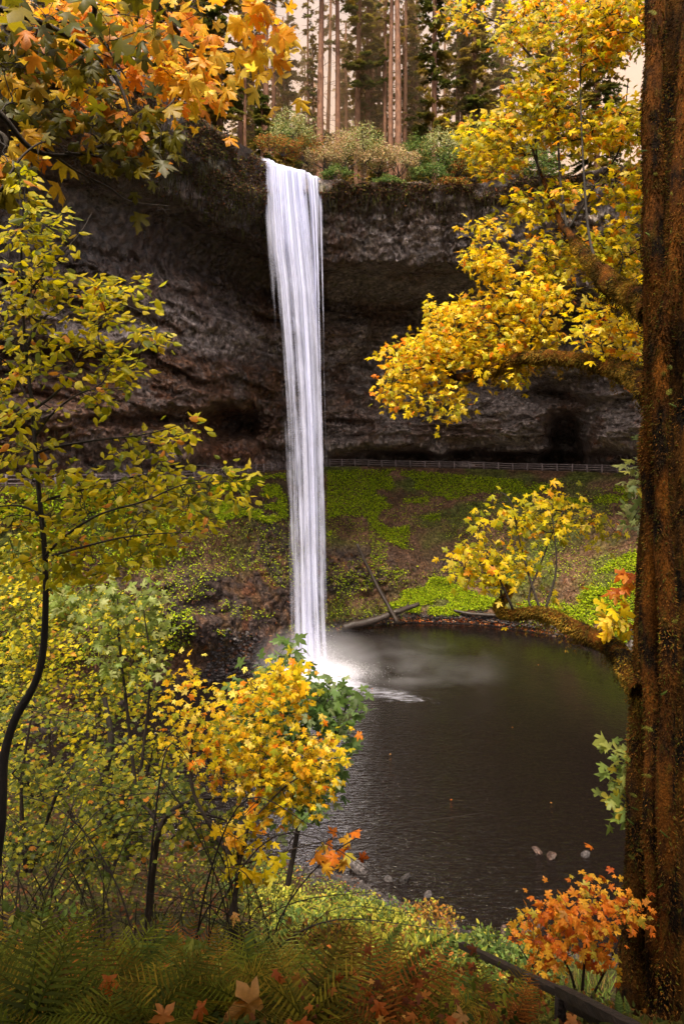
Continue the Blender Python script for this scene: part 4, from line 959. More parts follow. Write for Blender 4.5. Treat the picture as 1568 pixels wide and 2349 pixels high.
# ------------------------------------------------------------------ trail fence
fence = thing('trail_fence', 'brown wooden post and rail fence along the trail behind the waterfall', 'fence', W(750, 1069, 107))
ks = np.arange(-60, 1560, 2.0); fp = W(ks, smooth_cols(pI, X)[np.searchsorted(X, ks).clip(0, len(X) - 1)] - 1, smooth_cols(dI, X)[np.searchsorted(X, ks).clip(0, len(X) - 1)] + .15)
seg_ = np.concatenate([[0], np.cumsum(np.linalg.norm(np.diff(fp, axis=0), axis=1))]); npost = int(seg_[-1] / 2.35)
pp = np.stack([np.interp(np.arange(npost) * 2.35, seg_, fp[:, i]) for i in range(3)], -1)
pp[:, 2] += fbm(pp, .15, 301, 2) * .15 - .05
mb = MB(); tube(mb, [(0, 0, -.4), (0, 0, .5), (0, 0, 1.12)], [.15, .145, .14], 7); post_me = mb.mesh('post', M_fence)
mb = MB(); tube(mb, [(0, 0, 0), (1, 0, 0)], [.075, .075], 6); rail_me = mb.mesh('rail', M_fence)
fl = np.array(fence.location)
for i, q in enumerate(pp):
    o = link('post', post_me, fence); o.location = q - fl; o.rotation_euler = (RNG.normal(0, .03), RNG.normal(0, .03), RNG.uniform(0, 6))
    if i:
        a = pp[i - 1]
        for hz in (.32, .66, .98):
            o = link('rail', rail_me, fence); v = Vector((q - a).tolist()); o.matrix_local = Matrix.Translation(Vector((a - fl + [0, 0, hz]).tolist())) @ v.to_track_quat('X', 'Z').to_matrix().to_4x4() @ Matrix.Diagonal((v.length, 1, 1, 1))
rf = thing('rim_fence', 'dark railing on top of the left cliff edge below the maple leaves', 'fence', W(350, 185, 59)); fl = np.array(rf.location)
rp = [on_cliff(np.array([x_]), np.array([0.]))[0] + [.3, 1.6, .1] for x_ in (250, 275, 300, 325, 350, 372, 395, 415, 435)]
for i, q in enumerate(rp):
    o = link('post', post_me, rf); o.location = q - fl; o.scale = (.6, .6, 1.15)
    if i:
        for hz in (.55, 1.05):
            a = rp[i - 1]; o = link('rail', rail_me, rf); v = Vector((q - a).tolist()); o.matrix_local = Matrix.Translation(Vector((a - fl + [0, 0, hz]).tolist())) @ v.to_track_quat('X', 'Z').to_matrix().to_4x4() @ Matrix.Diagonal((v.length, .8, .8, 1))
# ------------------------------------------------------------------ near trees
def moss_on(mb, pts, rad, n, size, cols_, hang=.3, lo=0., hi=1., side=None):
    """short moss blades standing out of a limb or trunk"""
    pts = np.asarray(pts); rad = np.asarray(rad); k = len(pts)
    t = RNG.uniform(lo, hi, n) * (k - 1); i = np.minimum(t.astype(int), k - 2); f = (t - i)[:, None]
    c = pts[i] * (1 - f) + pts[i + 1] * f; r = rad[i] * (1 - f[:, 0]) + rad[i + 1] * f[:, 0]
    T_ = norm(np.gradient(pts, axis=0))[i]; up = np.where((np.abs(T_[:, 2:]) > .8), np.array([[0, 1., 0]]), np.array([[0, 0, 1.]]))
    A = norm(np.cross(T_, up)); B = np.cross(A, T_); a = RNG.uniform(0, 2 * np.pi, n)
    nr = np.cos(a)[:, None] * A + np.sin(a)[:, None] * B
    p = c + nr * (r * RNG.uniform(.86, 1.04, n))[:, None]
    tip = nr + RNG.normal(0, .5, (n, 3)) + np.array([0, 0, -hang])
    nn = np.cross(tip, RNG.normal(0, 1, (n, 3)))
    V = np.array([(-.16, 0, 0), (.16, 0, 0), (.10, .55, 0), (0, 1, -.1), (-.12, .5, 0)]); F_ = np.array([(0, 1, 2), (0, 2, 4), (4, 2, 3)])
    idx = RNG.integers(0, len(cols_), n); cc = np.array(cols_)[idx] * RNG.uniform(.8, 1.2, (n, 1))
    pn = vnoise(p * [1, 1, .35], 5.0, 5); cc = cc * np.clip(1 + 1.1 * pn[:, None], .25, 2)
    add_leaves(mb, (V, F_), p, leaf_frames(nn, tip), size * RNG.uniform(.5, 1.4, n), np.clip(cc, 0, 1))
MOSSC = [(.12, .050, .009), (.08, .034, .008), (.15, .064, .010), (.09, .085, .012), (.05, .024, .007)]
MOSSL = [(.24, .13, .018), (.17, .11, .018), (.30, .17, .022), (.12, .10, .014)]

def rough_tube(mb, P, R, k, amp, f, col, seed=0, ridges=0., rn=7):
    """a tube whose surface is pushed by noise and by long vertical cords"""
    P = np.asarray(P, float); n = len(P); T = norm(np.gradient(P, axis=0)); up = np.array([0, 0, 1.0]) if abs(T[:, 2]).mean() < .8 else np.array([0, 1.0, 0])
    A = norm(np.cross(T, up)); B = np.cross(A, T); an = np.arange(k) / k * 2 * np.pi
    dirs = np.cos(an)[None, :, None] * A[:, None] + np.sin(an)[None, :, None] * B[:, None]
    S = P[:, None] + dirs * np.asarray(R)[:, None, None]
    wob = vnoise(np.stack([np.cos(an)[None] * 2 + 0 * S[..., 0], np.sin(an)[None] * 2 + 0 * S[..., 0], S[..., 2] * .55], -1), 1.0, seed + 3)
    rid = np.abs(np.sin(an[None] * rn / 2 + wob * 2.6)) ** .7
    d = amp * fbm(S * [1, 1, .45], f, seed, 4) + ridges * (rid - .6)
    V = P[:, None] + dirs * (np.asarray(R)[:, None] * (1 + d))[..., None]
    i = np.arange(n - 1)[:, None] * k; j = np.arange(k)[None]; j2 = (j + 1) % k
    mb.add(V.reshape(-1, 3), None, np.stack([i + j, i + j2, i + k + j2, i + k + j], -1).reshape(-1, 4), col)
    return V

YEL = [((.80, .54, .012), 5), ((.66, .52, .012), 4), ((.80, .38, .012), 1.1), ((.88, .72, .10), 2), ((.38, .36, .015), 2), ((.78, .24, .012), .5)]
YG = [((.64, .50, .010), 4), ((.40, .37, .012), 5), ((.74, .50, .010), 3), ((.76, .30, .012), .8), ((.80, .62, .08), 1), ((.24, .25, .012), 2)]
ORG = [((.76, .30, .03), 4), ((.70, .20, .02), 3), ((.78, .44, .04), 3), ((.50, .42, .05), 1.2), ((.42, .09, .015), 1)]

# --- the mossy maple at the right edge, with its three long limbs
tree = thing('mossy_maple_tree', 'big moss covered maple on the right edge with long limbs over the pool', 'tree', W(1640, 2400, 6.0))
TD = 6.0
trunk_c = [(1660, 2700, 5.8), (1640, 2349, 5.9), (1632, 2050, 6.0), (1628, 1700, 6.0), (1624, 1350, 6.0), (1622, 1050, 6.0), (1615, 800, 6.0), (1605, 500, 6.0), (1608, 250, 6.0), (1600, 0, 6.0), (1590, -300, 6.1), (1570, -700, 6.4)]
tp = smoothpath([W(q[0] + 20, *q[1:]) for q in trunk_c], 14); tr_ = np.interp(np.linspace(0, 1, len(tp)), [0, .1, .2, .45, .7, .85, 1], [.74, .62, .52, .48, .44, .40, .34])
mb = MB(); Vt = rough_tube(mb, tp, tr_, 72, .34, 1.7, (1, 1, 1), 3, .06, 5); mb.build('trunk', M_mbark, tree)
mb = MB(); moss_on(mb, tp, tr_ * 1.02, 80000, .026, MOSSC, .7, .08, .86); 
cords = [[(1488, -60, 5.7), (1487, 120, 5.65), (1478, 260, 5.6), (1486, 430, 5.6), (1480, 560, 5.6), (1500, 700, 5.6), (1495, 860, 5.55), (1498, 1050, 5.6)],
         [(1585, -60, 5.5), (1560, 180, 5.45), (1545, 420, 5.4), (1535, 600, 5.4), (1512, 760, 5.42), (1500, 900, 5.45), (1505, 1200, 5.5), (1520, 1500, 5.5), (1512, 1800, 5.5), (1520, 2100, 5.5), (1505, 2400, 5.5)],
         [(1482, 620, 5.8), (1484, 800, 5.75), (1482, 960, 5.75), (1472, 1040, 5.75), (1486, 1180, 5.75), (1480, 1340, 5.75), (1472, 1500, 5.8), (1488, 1700, 5.7), (1478, 1900, 5.7), (1490, 2100, 5.7), (1478, 2400, 5.7)]]
cm = MB(); 
for i, c in enumerate(cords):
    q = smoothpath([W(a[0] + 13, a[1], a[2] + .06) for a in c], 10); r = .072 * (1 + .35 * fbm(q, 1.4, 70 + i, 2)); rough_tube(cm, q, r, 14, .35, 5, (1.1, .9, .7), 30 + i)
    moss_on(mb, q, r, 14000, .024, MOSSC, .6)
cm.build('bark_cord', M_mbark, tree, kind='stuff'); mb.build('moss', M_moss, tree, kind='stuff')
# second stem that leaves the ground beside the trunk
c2 = [(1440, 2480, 6.2), (1447, 2300, 6.25), (1450, 2150, 6.3), (1456, 2000, 6.3), (1460, 1870, 6.3), (1462, 1700, 6.3), (1468, 1560, 6.3), (1472, 1430, 6.3), (1478, 1280, 6.2), (1490, 1120, 6.1)]
q = smoothpath([W(*a) for a in c2], 10); r = np.interp(np.linspace(0, 1, len(q)), [0, .15, .4, .5, .7, 1], [.17, .12, .08, .095, .07, .05]); mb = MB(); rough_tube(mb, q, r, 20, .3, 3, (1, 1, 1), 9, .1, 5); mb.build('side_stem', M_mbark, tree)
mb = MB(); moss_on(mb, q, r, 20000, .024, MOSSC, .6, .15); mb.build('moss', M_moss, tree, kind='stuff')

limbs = {
 'upper': [(1500, 720, 6.1), (1470, 690, 6.4), (1440, 672, 6.7), (1400, 650, 7.1), (1372, 622, 7.5), (1330, 575, 8.0), (1312, 545, 8.3), (1280, 500, 8.8), (1240, 400, 9.4)],
 'middle': [(1500, 905, 6.0), (1470, 875, 6.4), (1440, 855, 6.8), (1400, 842, 7.2), (1340, 828, 7.7), (1260, 820, 8.2), (1190, 822, 8.7), (1140, 846, 9.0), (1100, 858, 9.3), (1045, 866, 9.7), (1020, 845, 9.9), (985, 828, 10.1), (940, 812, 10.3)],
 'lower': [(1470, 1585, 6.2), (1448, 1555, 6.35), (1425, 1510, 6.6), (1400, 1482, 6.9), (1350, 1458, 7.2), (1300, 1432, 7.5), (1265, 1412, 7.7), (1225, 1404, 8.0), (1180, 1410, 8.3), (1150, 1405, 8.5), (1142, 1388, 8.6), (1165, 1362, 8.7), (1160, 1345, 8.8), (1110, 1340, 9.0)]}
lr = {'upper': (.12, .018), 'middle': (.11, .012), 'lower': (.10, .016)}
LP = {}
for nm, c in limbs.items():
    q = smoothpath([W(*a) for a in c], 8); LP[nm] = q; s = np.linspace(0, 1, len(q)); r = lr[nm][0] * (1 - s) ** .8 + lr[nm][1]
    r = r * (1 + .22 * fbm(q, 2.5, 77, 2)); mb = MB(); rough_tube(mb, q, r, 14, .35, 6, (1, .8, .5), 5); b = mb.build('branch', M_mbark, tree)
    mb = MB(); moss_on(mb, q, r, 16000, .028, MOSSL, 1.0, 0, .72 if nm != 'lower' else .95)
    for i in range(70):            # moss beards under the limb
        k = RNG.integers(2, int(len(q) * .62)); l = RNG.uniform(.05, .24); a = q[k] - [0, 0, r[k] * .7]
        pth = [a, a + [RNG.normal(0, .02), 0, -.5 * l], a + [RNG.normal(0, .03), 0, -l]]; moss_on(mb, smoothpath(pth, 3), np.array([.03, .025, .022, .018, .015, .012, .008])[:7], 50, .025, MOSSL, 1.4)
    mb.build('moss', M_moss, tree, kind='stuff')
def foliage(root, poly, n, d0, d1, skel, pal, size, per, spread, single, seed, tmpl=MAPLE, far=MAPLE_S, gap=-.55, gs=.016, ori={}, bias=None, hang=.05, r_tip=.003, rmax=.02, twigmat=None, dfun=None, name='leaf', pet=False, sag=.05):
    q = sample_poly(poly, n, gap, gs, seed); d = RNG.uniform(d0, d1, len(q)) if dfun is None else dfun(q[:, 0], q[:, 1]) + RNG.uniform(d0, d1, len(q))
    t = W(q[:, 0], q[:, 1], d); ch, dirs = grow(skel, t, sag, r_tip, .42, rmax)
    mb = MB()
    for p, r in ch: tube(mb, p, r, 4, (.5, .42, .36), False)
    mb.build('twigs', twigmat or M_bark, root, kind='stuff')
    pm = MB() if pet else None
    dress(root, t, dirs, tmpl, pal, size, per, spread, single, bias, tmpl_far=far, ori=ori, hang=hang, name=name, twig=pm)
    if pet and pm.n: pm.build('leaf_stalks', twigmat or M_bark, root, kind='stuff')
def orange_up(fx, fy, k=6):
    """more orange leaves towards the top middle of the right crown"""
    w = np.ones((len(fx), k)); a = np.clip(blob(fx, fy, 1350, 180, 150, 260, 2) + sstep(90, 0, fy), 0, 1); w[:, 3] = 1 + a * 4; w[:, 5] *= 1; w[:, 0] = 1 - .5 * a; return w
dl = lambda a: (lambda x, y: np.interp(x, [900, 1500], a))
MID = [(862, 800), (935, 790), (985, 700), (1045, 705), (1085, 640), (1062, 595), (1090, 560), (1072, 520), (1095, 500), (1145, 510), (1168, 560), (1152, 625), (1200, 640), (1262, 640), (1312, 690), (1290, 740), (1245, 815), (1185, 850), (1182, 890), (1130, 880), (1085, 912), (1040, 960), (1008, 978), (1000, 935), (945, 930), (890, 962), (882, 915), (860, 905), (900, 860)]
foliage(tree, MID, 1000, -.1, .8, [LP['middle'][30:]], YEL, .094, 4, .085, 150, 11, dfun=lambda x, y: np.interp(x, [860, 1300], [10.4, 8.2]), gap=-.2, gs=.018)
foliage(tree, [(1335, 705), (1390, 690), (1470, 620), (1490, 640), (1488, 900), (1440, 890), (1422, 835), (1370, 815), (1328, 775)], 170, 7.0, 8.6, [LP['middle'][:30], LP['upper'][:20]], YEL, .105, 3, .08, 20, 12)
upskel = [smoothpath([W(*a) for a in c], 6) for c in ([(1240, 400, 9.4), (1200, 300, 9.8), (1150, 290, 10)], [(1300, 530, 8.5), (1285, 420, 8.8), (1278, 300, 9), (1276, 180, 9.2), (1255, 80, 9.4), (1235, 0, 9.5)],
          [(1372, 622, 7.5), (1350, 540, 8), (1338, 400, 8.3), (1330, 200, 8.6), (1335, 60, 8.8)], [(1252, 600, 8.9), (1245, 480, 9.2), (1225, 300, 9.6), (1230, 180, 9.8)], [(1300, 530, 8.6), (1360, 430, 8.6), (1420, 340, 8.4), (1440, 180, 8.5)], [(1276, 200, 9.2), (1150, 60, 9.6), (1040, 15, 9.8)])]
mb = MB()
for c in upskel: tube(mb, c, np.linspace(.020, .006, len(c)), 6, (.4, .33, .28))
mb.build('limb', M_bark, tree, kind='stuff')
UP = [(1010, 20), (1040, 0), (1500, -40), (1500, 640), (1420, 655), (1330, 590), (1290, 640), (1230, 610), (1200, 560), (1180, 520), (1128, 470), (1160, 430), (1110, 392), (1068, 352), (1052, 285), (1100, 265), (1112, 200), (1165, 170), (1180, 110), (1120, 70), (1060, 40)]
foliage(tree, UP, 1800, -.8, .8, upskel + [LP['upper'][20:]], YG, .102, 4, .10, 110, 13, dfun=lambda x, y: np.interp(x, [1050, 1500], [10.2, 8.6]), gap=.0, gs=.012, bias=orange_up)
lowskel = [smoothpath([W(*a) for a in c], 6) for c in ([(1240, 1404, 7.9), (1215, 1330, 8.1), (1190, 1240, 8.3), (1170, 1150, 8.4), (1140, 1125, 8.5)], [(1225, 1404, 8.0), (1212, 1370, 8.1), (1240, 1290, 8.3), (1285, 1200, 8.5), (1380, 1190, 8.6)], [(1150, 1395, 8.6), (1140, 1300, 8.9), (1085, 1230, 9.1)], [(1180, 1408, 8.3), (1130, 1300, 8.5), (1100, 1290, 8.6)], [(1250, 1400, 7.8), (1275, 1300, 8.0), (1265, 1180, 8.2)])]
mb = MB()
for c in lowskel: tube(mb, c, np.linspace(.017, .005, len(c)), 6, (.4, .33, .28))
mb.build('shoot', M_bark, tree, kind='stuff')
LOW = [(1032, 1205), (1075, 1205), (1120, 1110), (1165, 1125), (1190, 1170), (1235, 1130), (1300, 1135), (1345, 1165), (1432, 1222), (1360, 1245), (1335, 1290), (1345, 1355), (1290, 1345), (1270, 1400), (1235, 1375), (1150, 1378), (1050, 1365), (1062, 1340), (1030, 1285), (1062, 1255)]
foliage(tree, LOW, 270, -.5, .5, lowskel, YG, .092, 3, .09, 20, 14, dfun=lambda x, y: 8.5, gap=-.15, gs=.016)
settle_list = [tree]
# small sprigs beside the trunk
for i, (poly, n, pal) in enumerate([([(1438, 1040), (1480, 1020), (1480, 1110), (1440, 1105)], 14, [((.34, .38, .14), 2), ((.62, .48, .05), 1), ((.2, .28, .08), 1), ((.5, .5, .2), .5)]), ([(1440, 1170), (1480, 1150), (1480, 1210), (1440, 1200)], 8, [((.34, .38, .14), 2), ((.2, .28, .08), 1), ((.5, .5, .3), .5)]),
        ([(1405, 1350), (1475, 1310), (1470, 1350), (1420, 1370)], 9, ORG), ([(1365, 1410), (1470, 1390), (1470, 1440), (1400, 1450)], 12, YEL), ([(1400, 1720), (1440, 1700), (1460, 1720), (1455, 1880), (1420, 1870), (1400, 1780)], 34, [((.34, .38, .10), 2), ((.2, .28, .06), 2), ((.6, .5, .06), 1)])]):
    foliage(tree, poly, n, 6.4, 6.9, [q_[10:] for q_ in [smoothpath([W(*a) for a in c2], 10)]], pal, .13, 3, .06, 0, 60 + i, gap=-2, r_tip=.002)

# --- upper left maple hanging into the picture
tl = thing('maple_tree', 'maple reaching in over the upper left with backlit orange and green leaves coloured dark as in shade', 'tree', (-7.2, 4.2, 17.0))
mb = MB(); q = smoothpath([(-7.2, 4.2, 16.6), (-7.0, 4.4, 20), (-6.5, 4.8, 24), (-6.2, 5.0, 29)], 8); rough_tube(mb, q, np.linspace(.34, .2, len(q)), 20, .2, 2, (1, 1, 1), 8); mb.build('trunk', M_bark, tl)
boughs = [[(-330, 120, 4.9), (-80, 210, 5.0), (0, 260, 5.1), (80, 345, 5.3), (190, 352, 5.5), (300, 300, 5.6), (390, 240, 5.8), (420, 180, 6)],
          [(-330, -60, 5), (0, 20, 5.2), (150, 80, 5.4), (260, 170, 5.6), (300, 290, 5.6), (250, 330, 5.7)],
          [(200, -160, 5.4), (330, -30, 5.8), (390, 50, 6.1), (430, 95, 6.3), (475, 113, 6.5), (550, 120, 6.8), (610, 124, 7)],
          [(300, -200, 6), (480, -80, 6.4), (560, -20, 6.7), (620, 10, 6.9)], [(-330, 260, 5.3), (-20, 300, 5.4), (20, 340, 5.4), (80, 320, 5.5), (130, 350, 5.5)],
          [(100, -150, 5), (210, 0, 5.2), (220, 60, 5.3), (290, 180, 5.4)]]
mb = MB(); sk = []
for i, c in enumerate(boughs):
    q = smoothpath([W(*a) for a in c], 8); sk.append(q); tube(mb, q, np.linspace(.03, .006, len(q)), 6)
    if i in (0, 1, 4): tube(mb, smoothpath([(-6.9, 4.5, 21.5 + i * .6), W(*c[0])], 4), .035, 6)
mb.build('branch', M_bark, tl)
O1 = [((.80, .36, .025), 4), ((.82, .48, .03), 4), ((.78, .26, .02), 3), ((.84, .62, .10), 2), ((.72, .52, .03), 2)]
D_SHADED = [((.13, .12, .008), 4), ((.22, .18, .010), 3), ((.08, .08, .008), 3), ((.45, .30, .03), 1), ((.60, .22, .03), .7)]  # green leaves under the top layer, their shade put into the palette
TLP = [(0, 0), (485, 0), (482, 30), (432, 60), (478, 130), (470, 225), (430, 242), (400, 190), (340, 150), (300, 190), (240, 160), (200, 230), (150, 190), (90, 120), (0, 190)]
foliage(tl, TLP, 185, 5.8, 6.8, sk[1:4] + sk[5:], O1, .150, 3, .13, 190, 21, gap=-.25, gs=.012, ori=dict(up=.35, cam_=.8, rnd=.55, down=.8), hang=.12, pet=True)
TLD = [(0, 90), (60, 60), (120, 130), (250, 110), (280, 170), (330, 200), (350, 240), (398, 300), (390, 350), (345, 362), (310, 350), (240, 345), (180, 300), (120, 250), (0, 240)]
foliage(tl, TLD, 105, 5.1, 5.7, [sk[0], sk[1]], D_SHADED, .145, 2, .11, 120, 22, gap=-.3, gs=.012, ori=dict(up=.3, cam_=.9, rnd=.5, down=.8), hang=.1, pet=True)
foliage(tl, [(0, 0), (420, 0), (380, 110), (200, 90), (0, 110)], 30, 5.0, 5.6, [sk[5], sk[1]], D_SHADED, .20, 2, .11, 0, 23, gap=-1, ori=dict(up=.5, cam_=.6, rnd=.6, down=.6), hang=.1)
foliage(tl, [(535, 0), (650, 0), (655, 30), (635, 70), (600, 75), (545, 40)], 15, 6.5, 6.9, [sk[3]], O1, .20, 2, .09, 20, 24, gap=-2, ori=dict(up=.2, cam_=.9, rnd=.5, down=.9), hang=.1, pet=True)
foliage(tl, [(490, 115), (545, 70), (585, 80), (640, 110), (638, 180), (600, 180), (550, 150)], 14, 6.6, 7.0, [sk[2][20:]], [((.86, .66, .10), 3), ((.84, .56, .04), 3), ((.82, .34, .03), 1)], .20, 2, .09, 20, 25, gap=-2, ori=dict(up=.2, cam_=.9, rnd=.45, down=.9), hang=.1, pet=True)
foliage(tl, [(22, 260), (60, 250), (145, 330), (140, 360), (100, 362), (45, 345), (20, 300)], 11, 5.3, 5.6, [sk[4]], O1, .19, 2, .08, 22, 26, gap=-2, ori=dict(up=.2, cam_=.9, rnd=.45, down=.8), hang=.08, pet=True)
foliage(tl, [(0, 340), (30, 350), (45, 420), (10, 440), (0, 430)], 5, 4.9, 5.2, [sk[4][:10]], D_SHADED, .20, 2, .06, 8, 27, gap=-2, ori=dict(up=.2, cam_=.9, rnd=.45, down=.8), hang=.08)
# bare drooping twigs under the canopy
mb = MB()
for c in ([(100, 340, 5.4), (180, 395, 5.6), (250, 430, 5.8), (300, 462, 6), (392, 473, 6.1)], [(150, 350, 5.4), (230, 362, 5.6), (300, 395, 5.8), (352, 400, 5.9)], [(0, 440, 5), (60, 350, 5.1), (130, 330, 5.3), (240, 420, 5.6)]):
    q = smoothpath([W(*a) for a in c], 7); tube(mb, q, np.linspace(.011, .003, len(q)), 5)
    for k in range(6): a = q[RNG.integers(4, len(q) - 1)]; tube(mb, [a, a + RNG.normal(0, .05, 3) + [.03, 0, -.04], a + RNG.normal(0, .06, 3) + [.1, 0, -.05]], [.004, .003, .0015], 4, (1, 1, 1), False)
mb.build('bare_twig', M_bark, tl, kind='stuff')

# --- left sapling with ovate yellow green leaves
sp = thing('dogwood_sapling', 'slender dark sapling at the left with small oval yellow green leaves', 'tree', W(-5, 2050, 3.9))
st_ = smoothpath([W(*a) for a in [(-20, 2080, 3.9), (2, 1880, 3.9), (10, 1740, 3.9), (35, 1650, 3.9), (75, 1580, 3.9), (97, 1510, 3.9), (105, 1400, 3.9), (104, 1280, 3.9), (92, 1150, 3.9), (82, 1040, 3.95), (75, 940, 4), (62, 820, 4), (52, 700, 4), (50, 560, 4), (58, 440, 4), (72, 380, 4)]], 7)
r = np.interp(np.linspace(0, 1, len(st_)), [0, .25, .5, 1], [.030, .022, .014, .003]); mb = MB(); rough_tube(mb, st_, r, 12, .18, 12, (.45, .42, .42), 6); mb.build('trunk', M_bark, sp)
side = [[(100, 1280, 3.9), (150, 1230, 3.8), (230, 1180, 3.7), (330, 1150, 3.6), (430, 1110, 3.6), (560, 1105, 3.6)], [(104, 1280, 3.9), (190, 1255, 3.7), (300, 1230, 3.6), (440, 1220, 3.5)], [(82, 1040, 3.95), (130, 1025, 3.9), (220, 1010, 3.8), (310, 1000, 3.7), (380, 985, 3.7), (420, 970, 3.7)],
        [(78, 940, 4), (130, 900, 4.1), (160, 860, 4.2), (195, 790, 4.3), (250, 700, 4.4), (300, 640, 4.4)], [(82, 1000, 4), (120, 950, 3.8), (190, 900, 3.7), (280, 890, 3.6)], [(60, 800, 4), (100, 730, 4.1), (200, 680, 4.3), (330, 720, 4.4), (370, 790, 4.4)],
        [(52, 700, 4), (90, 640, 4), (180, 540, 4.1), (210, 490, 4.2)], [(75, 940, 4), (40, 870, 4), (0, 820, 3.9), (-60, 800, 3.9)], [(55, 640, 4), (20, 600, 4), (-50, 560, 4)], [(92, 1180, 3.9), (40, 1160, 3.9), (-60, 1170, 3.8)], [(95, 1150, 3.9), (200, 1120, 4.1), (330, 1090, 4.2), (480, 1070, 4.2), (570, 1140, 4.2)]]
mb = MB(); sk = [st_[60:]]
for c in side: q = smoothpath([W(*a) for a in c], 7); sk.append(q); tube(mb, q, np.linspace(.009, .002, len(q)), 5, (.6, .55, .5))
mb.build('branch', M_bark, sp, kind='stuff')
SG = [((.58, .52, .012), 5), ((.72, .58, .015), 4), ((.34, .34, .012), 3.5), ((.76, .66, .08), 1), ((.72, .30, .05), .45), ((.18, .22, .03), 1.5)]
SAP = [([(0, 380), (60, 372), (95, 400), (100, 470), (75, 520), (130, 500), (160, 480), (225, 490), (225, 550), (170, 570), (130, 620), (180, 660), (290, 590), (345, 635), (330, 690), (365, 700), (380, 790), (310, 800), (320, 870), (260, 910), (240, 950), (150, 900), (60, 920), (0, 900)], 330),
       ([(0, 900), (60, 930), (140, 930), (160, 1010), (80, 1040), (0, 1060)], 45), ([(320, 1000), (380, 960), (460, 975), (430, 1010), (350, 1040), (310, 1070), (240, 1060), (260, 1030)], 34),
       ([(0, 1080), (150, 1060), (250, 1110), (360, 1060), (450, 1080), (500, 1060), (580, 1080), (585, 1140), (510, 1170), (470, 1220), (420, 1210), (400, 1270), (330, 1290), (220, 1330), (100, 1340), (0, 1290)], 330)]
for i, (poly, n) in enumerate(SAP):
    foliage(sp, poly, n, -.35, .35, sk, SG, .062, 4, .035, [130, 20, 15, 120][i], 30 + i, OVATE, OVATE, gap=[-.25, -.3, -1, -.45][i], gs=.018, ori=dict(up=.75, cam_=.5, rnd=.45, down=.35), hang=.01, r_tip=.0014, rmax=.007, dfun=lambda x, y: 4.0)

# --- understory shrubs at the left, small leaves in layered sprays
def vine_maple(label, base_, stems, poly, n, d0, d1, pal, size, per, spread, single, seed, name='vine_maple', tmpl=VINE, far=VINE, **k):
    root = thing(name, label, 'shrub', base_); mb = MB(); sk = []
    for c, r0 in stems: q = smoothpath([W(*a) for a in c], 7); sk.append(q); rough_tube(mb, q, np.linspace(r0, r0 * .3, len(q)), 8, .25, 8, (.6, .5, .45), seed)
    mb.build('stem', M_bark, root)
    foliage(root, poly, n, d0, d1, sk, pal, size, per, spread, single, seed, tmpl, far, **k); return root
LIM = [((.46, .40, .012), 4), ((.66, .52, .015), 3.5), ((.24, .25, .012), 4), ((.09, .11, .012), 5), ((.70, .34, .05), .5)]
GRN = [((.22, .30, .05), 4), ((.34, .38, .09), 3), ((.12, .18, .03), 3), ((.50, .46, .06), 1)]
DGR = [((.13, .15, .018), 4), ((.26, .25, .02), 3), ((.44, .38, .025), 2), ((.55, .22, .03), .5), ((.08, .11, .02), 3)]
vo = dict(up=1.0, cam_=.35, rnd=.3, down=.15)
vine_maple('tall airy vine maple with bright lime leaves left of the rock face', W(250, 1990, 14), [([(250, 2000, 14), (235, 1850, 14), (228, 1600, 14), (235, 1450, 14)], .05), ([(250, 2000, 14), (130, 1800, 14), (110, 1600, 14), (90, 1430, 13.5)], .045), ([(260, 1990, 14), (330, 1800, 13.6), (370, 1640, 13.5)], .035)],
    [(0, 1330), (80, 1300), (150, 1360), (260, 1370), (345, 1400), (365, 1480), (340, 1560), (375, 1640), (400, 1800), (300, 1860), (150, 1830), (0, 1800)], 1000, 12.4, 16.0, LIM, .105, 5, .13, 0, 41, ori=vo, gap=.0, gs=.020, sag=.1)
vine_maple('pale green maple with hanging leaves above the lime vine maple', W(330, 1960, 11.5), [([(330, 1980, 11.5), (300, 1700, 11.5), (275, 1480, 11.5), (270, 1370, 11.5)], .04), ([(320, 1800, 11.5), (345, 1550, 11.4), (330, 1400, 11.3)], .03)],
    [(120, 1370), (200, 1345), (270, 1330), (340, 1350), (385, 1400), (380, 1450), (350, 1490), (385, 1540), (340, 1580), (250, 1540), (200, 1470), (140, 1440)], 110, 11.0, 12.0, [((.20, .26, .06), 3), ((.34, .38, .13), 2), ((.14, .18, .025), 3), ((.5, .46, .04), 1.5)], .15, 4, .11, 25, 42, tmpl=MAPLE, far=MAPLE_S, name='maple_sapling')
vine_maple('dark green shrub along the left edge behind the sapling', W(60, 1980, 9), [([(60, 2000, 9), (50, 1800, 9), (80, 1600, 9)], .035), ([(70, 2000, 9), (140, 1800, 9), (220, 1700, 9)], .03)],
    [(0, 1560), (100, 1620), (220, 1640), (330, 1700), (420, 1760), (440, 1860), (330, 1900), (260, 1980), (100, 2010), (0, 1990)], 700, 7.8, 12, DGR, .08, 5, .11, 0, 43, ori=vo, gap=-.05, gs=.016)
vine_maple('green leaved shrub on the far left slope below the trail', W(30, 1500, 22), [([(30, 1560, 22), (40, 1350, 22)], .06)],
    [(0, 1230), (90, 1260), (170, 1290), (200, 1400), (140, 1450), (0, 1440)], 520, 18, 22, DGR, .15, 5, .22, 0, 44, ori=vo, gap=-.5, gs=.03)
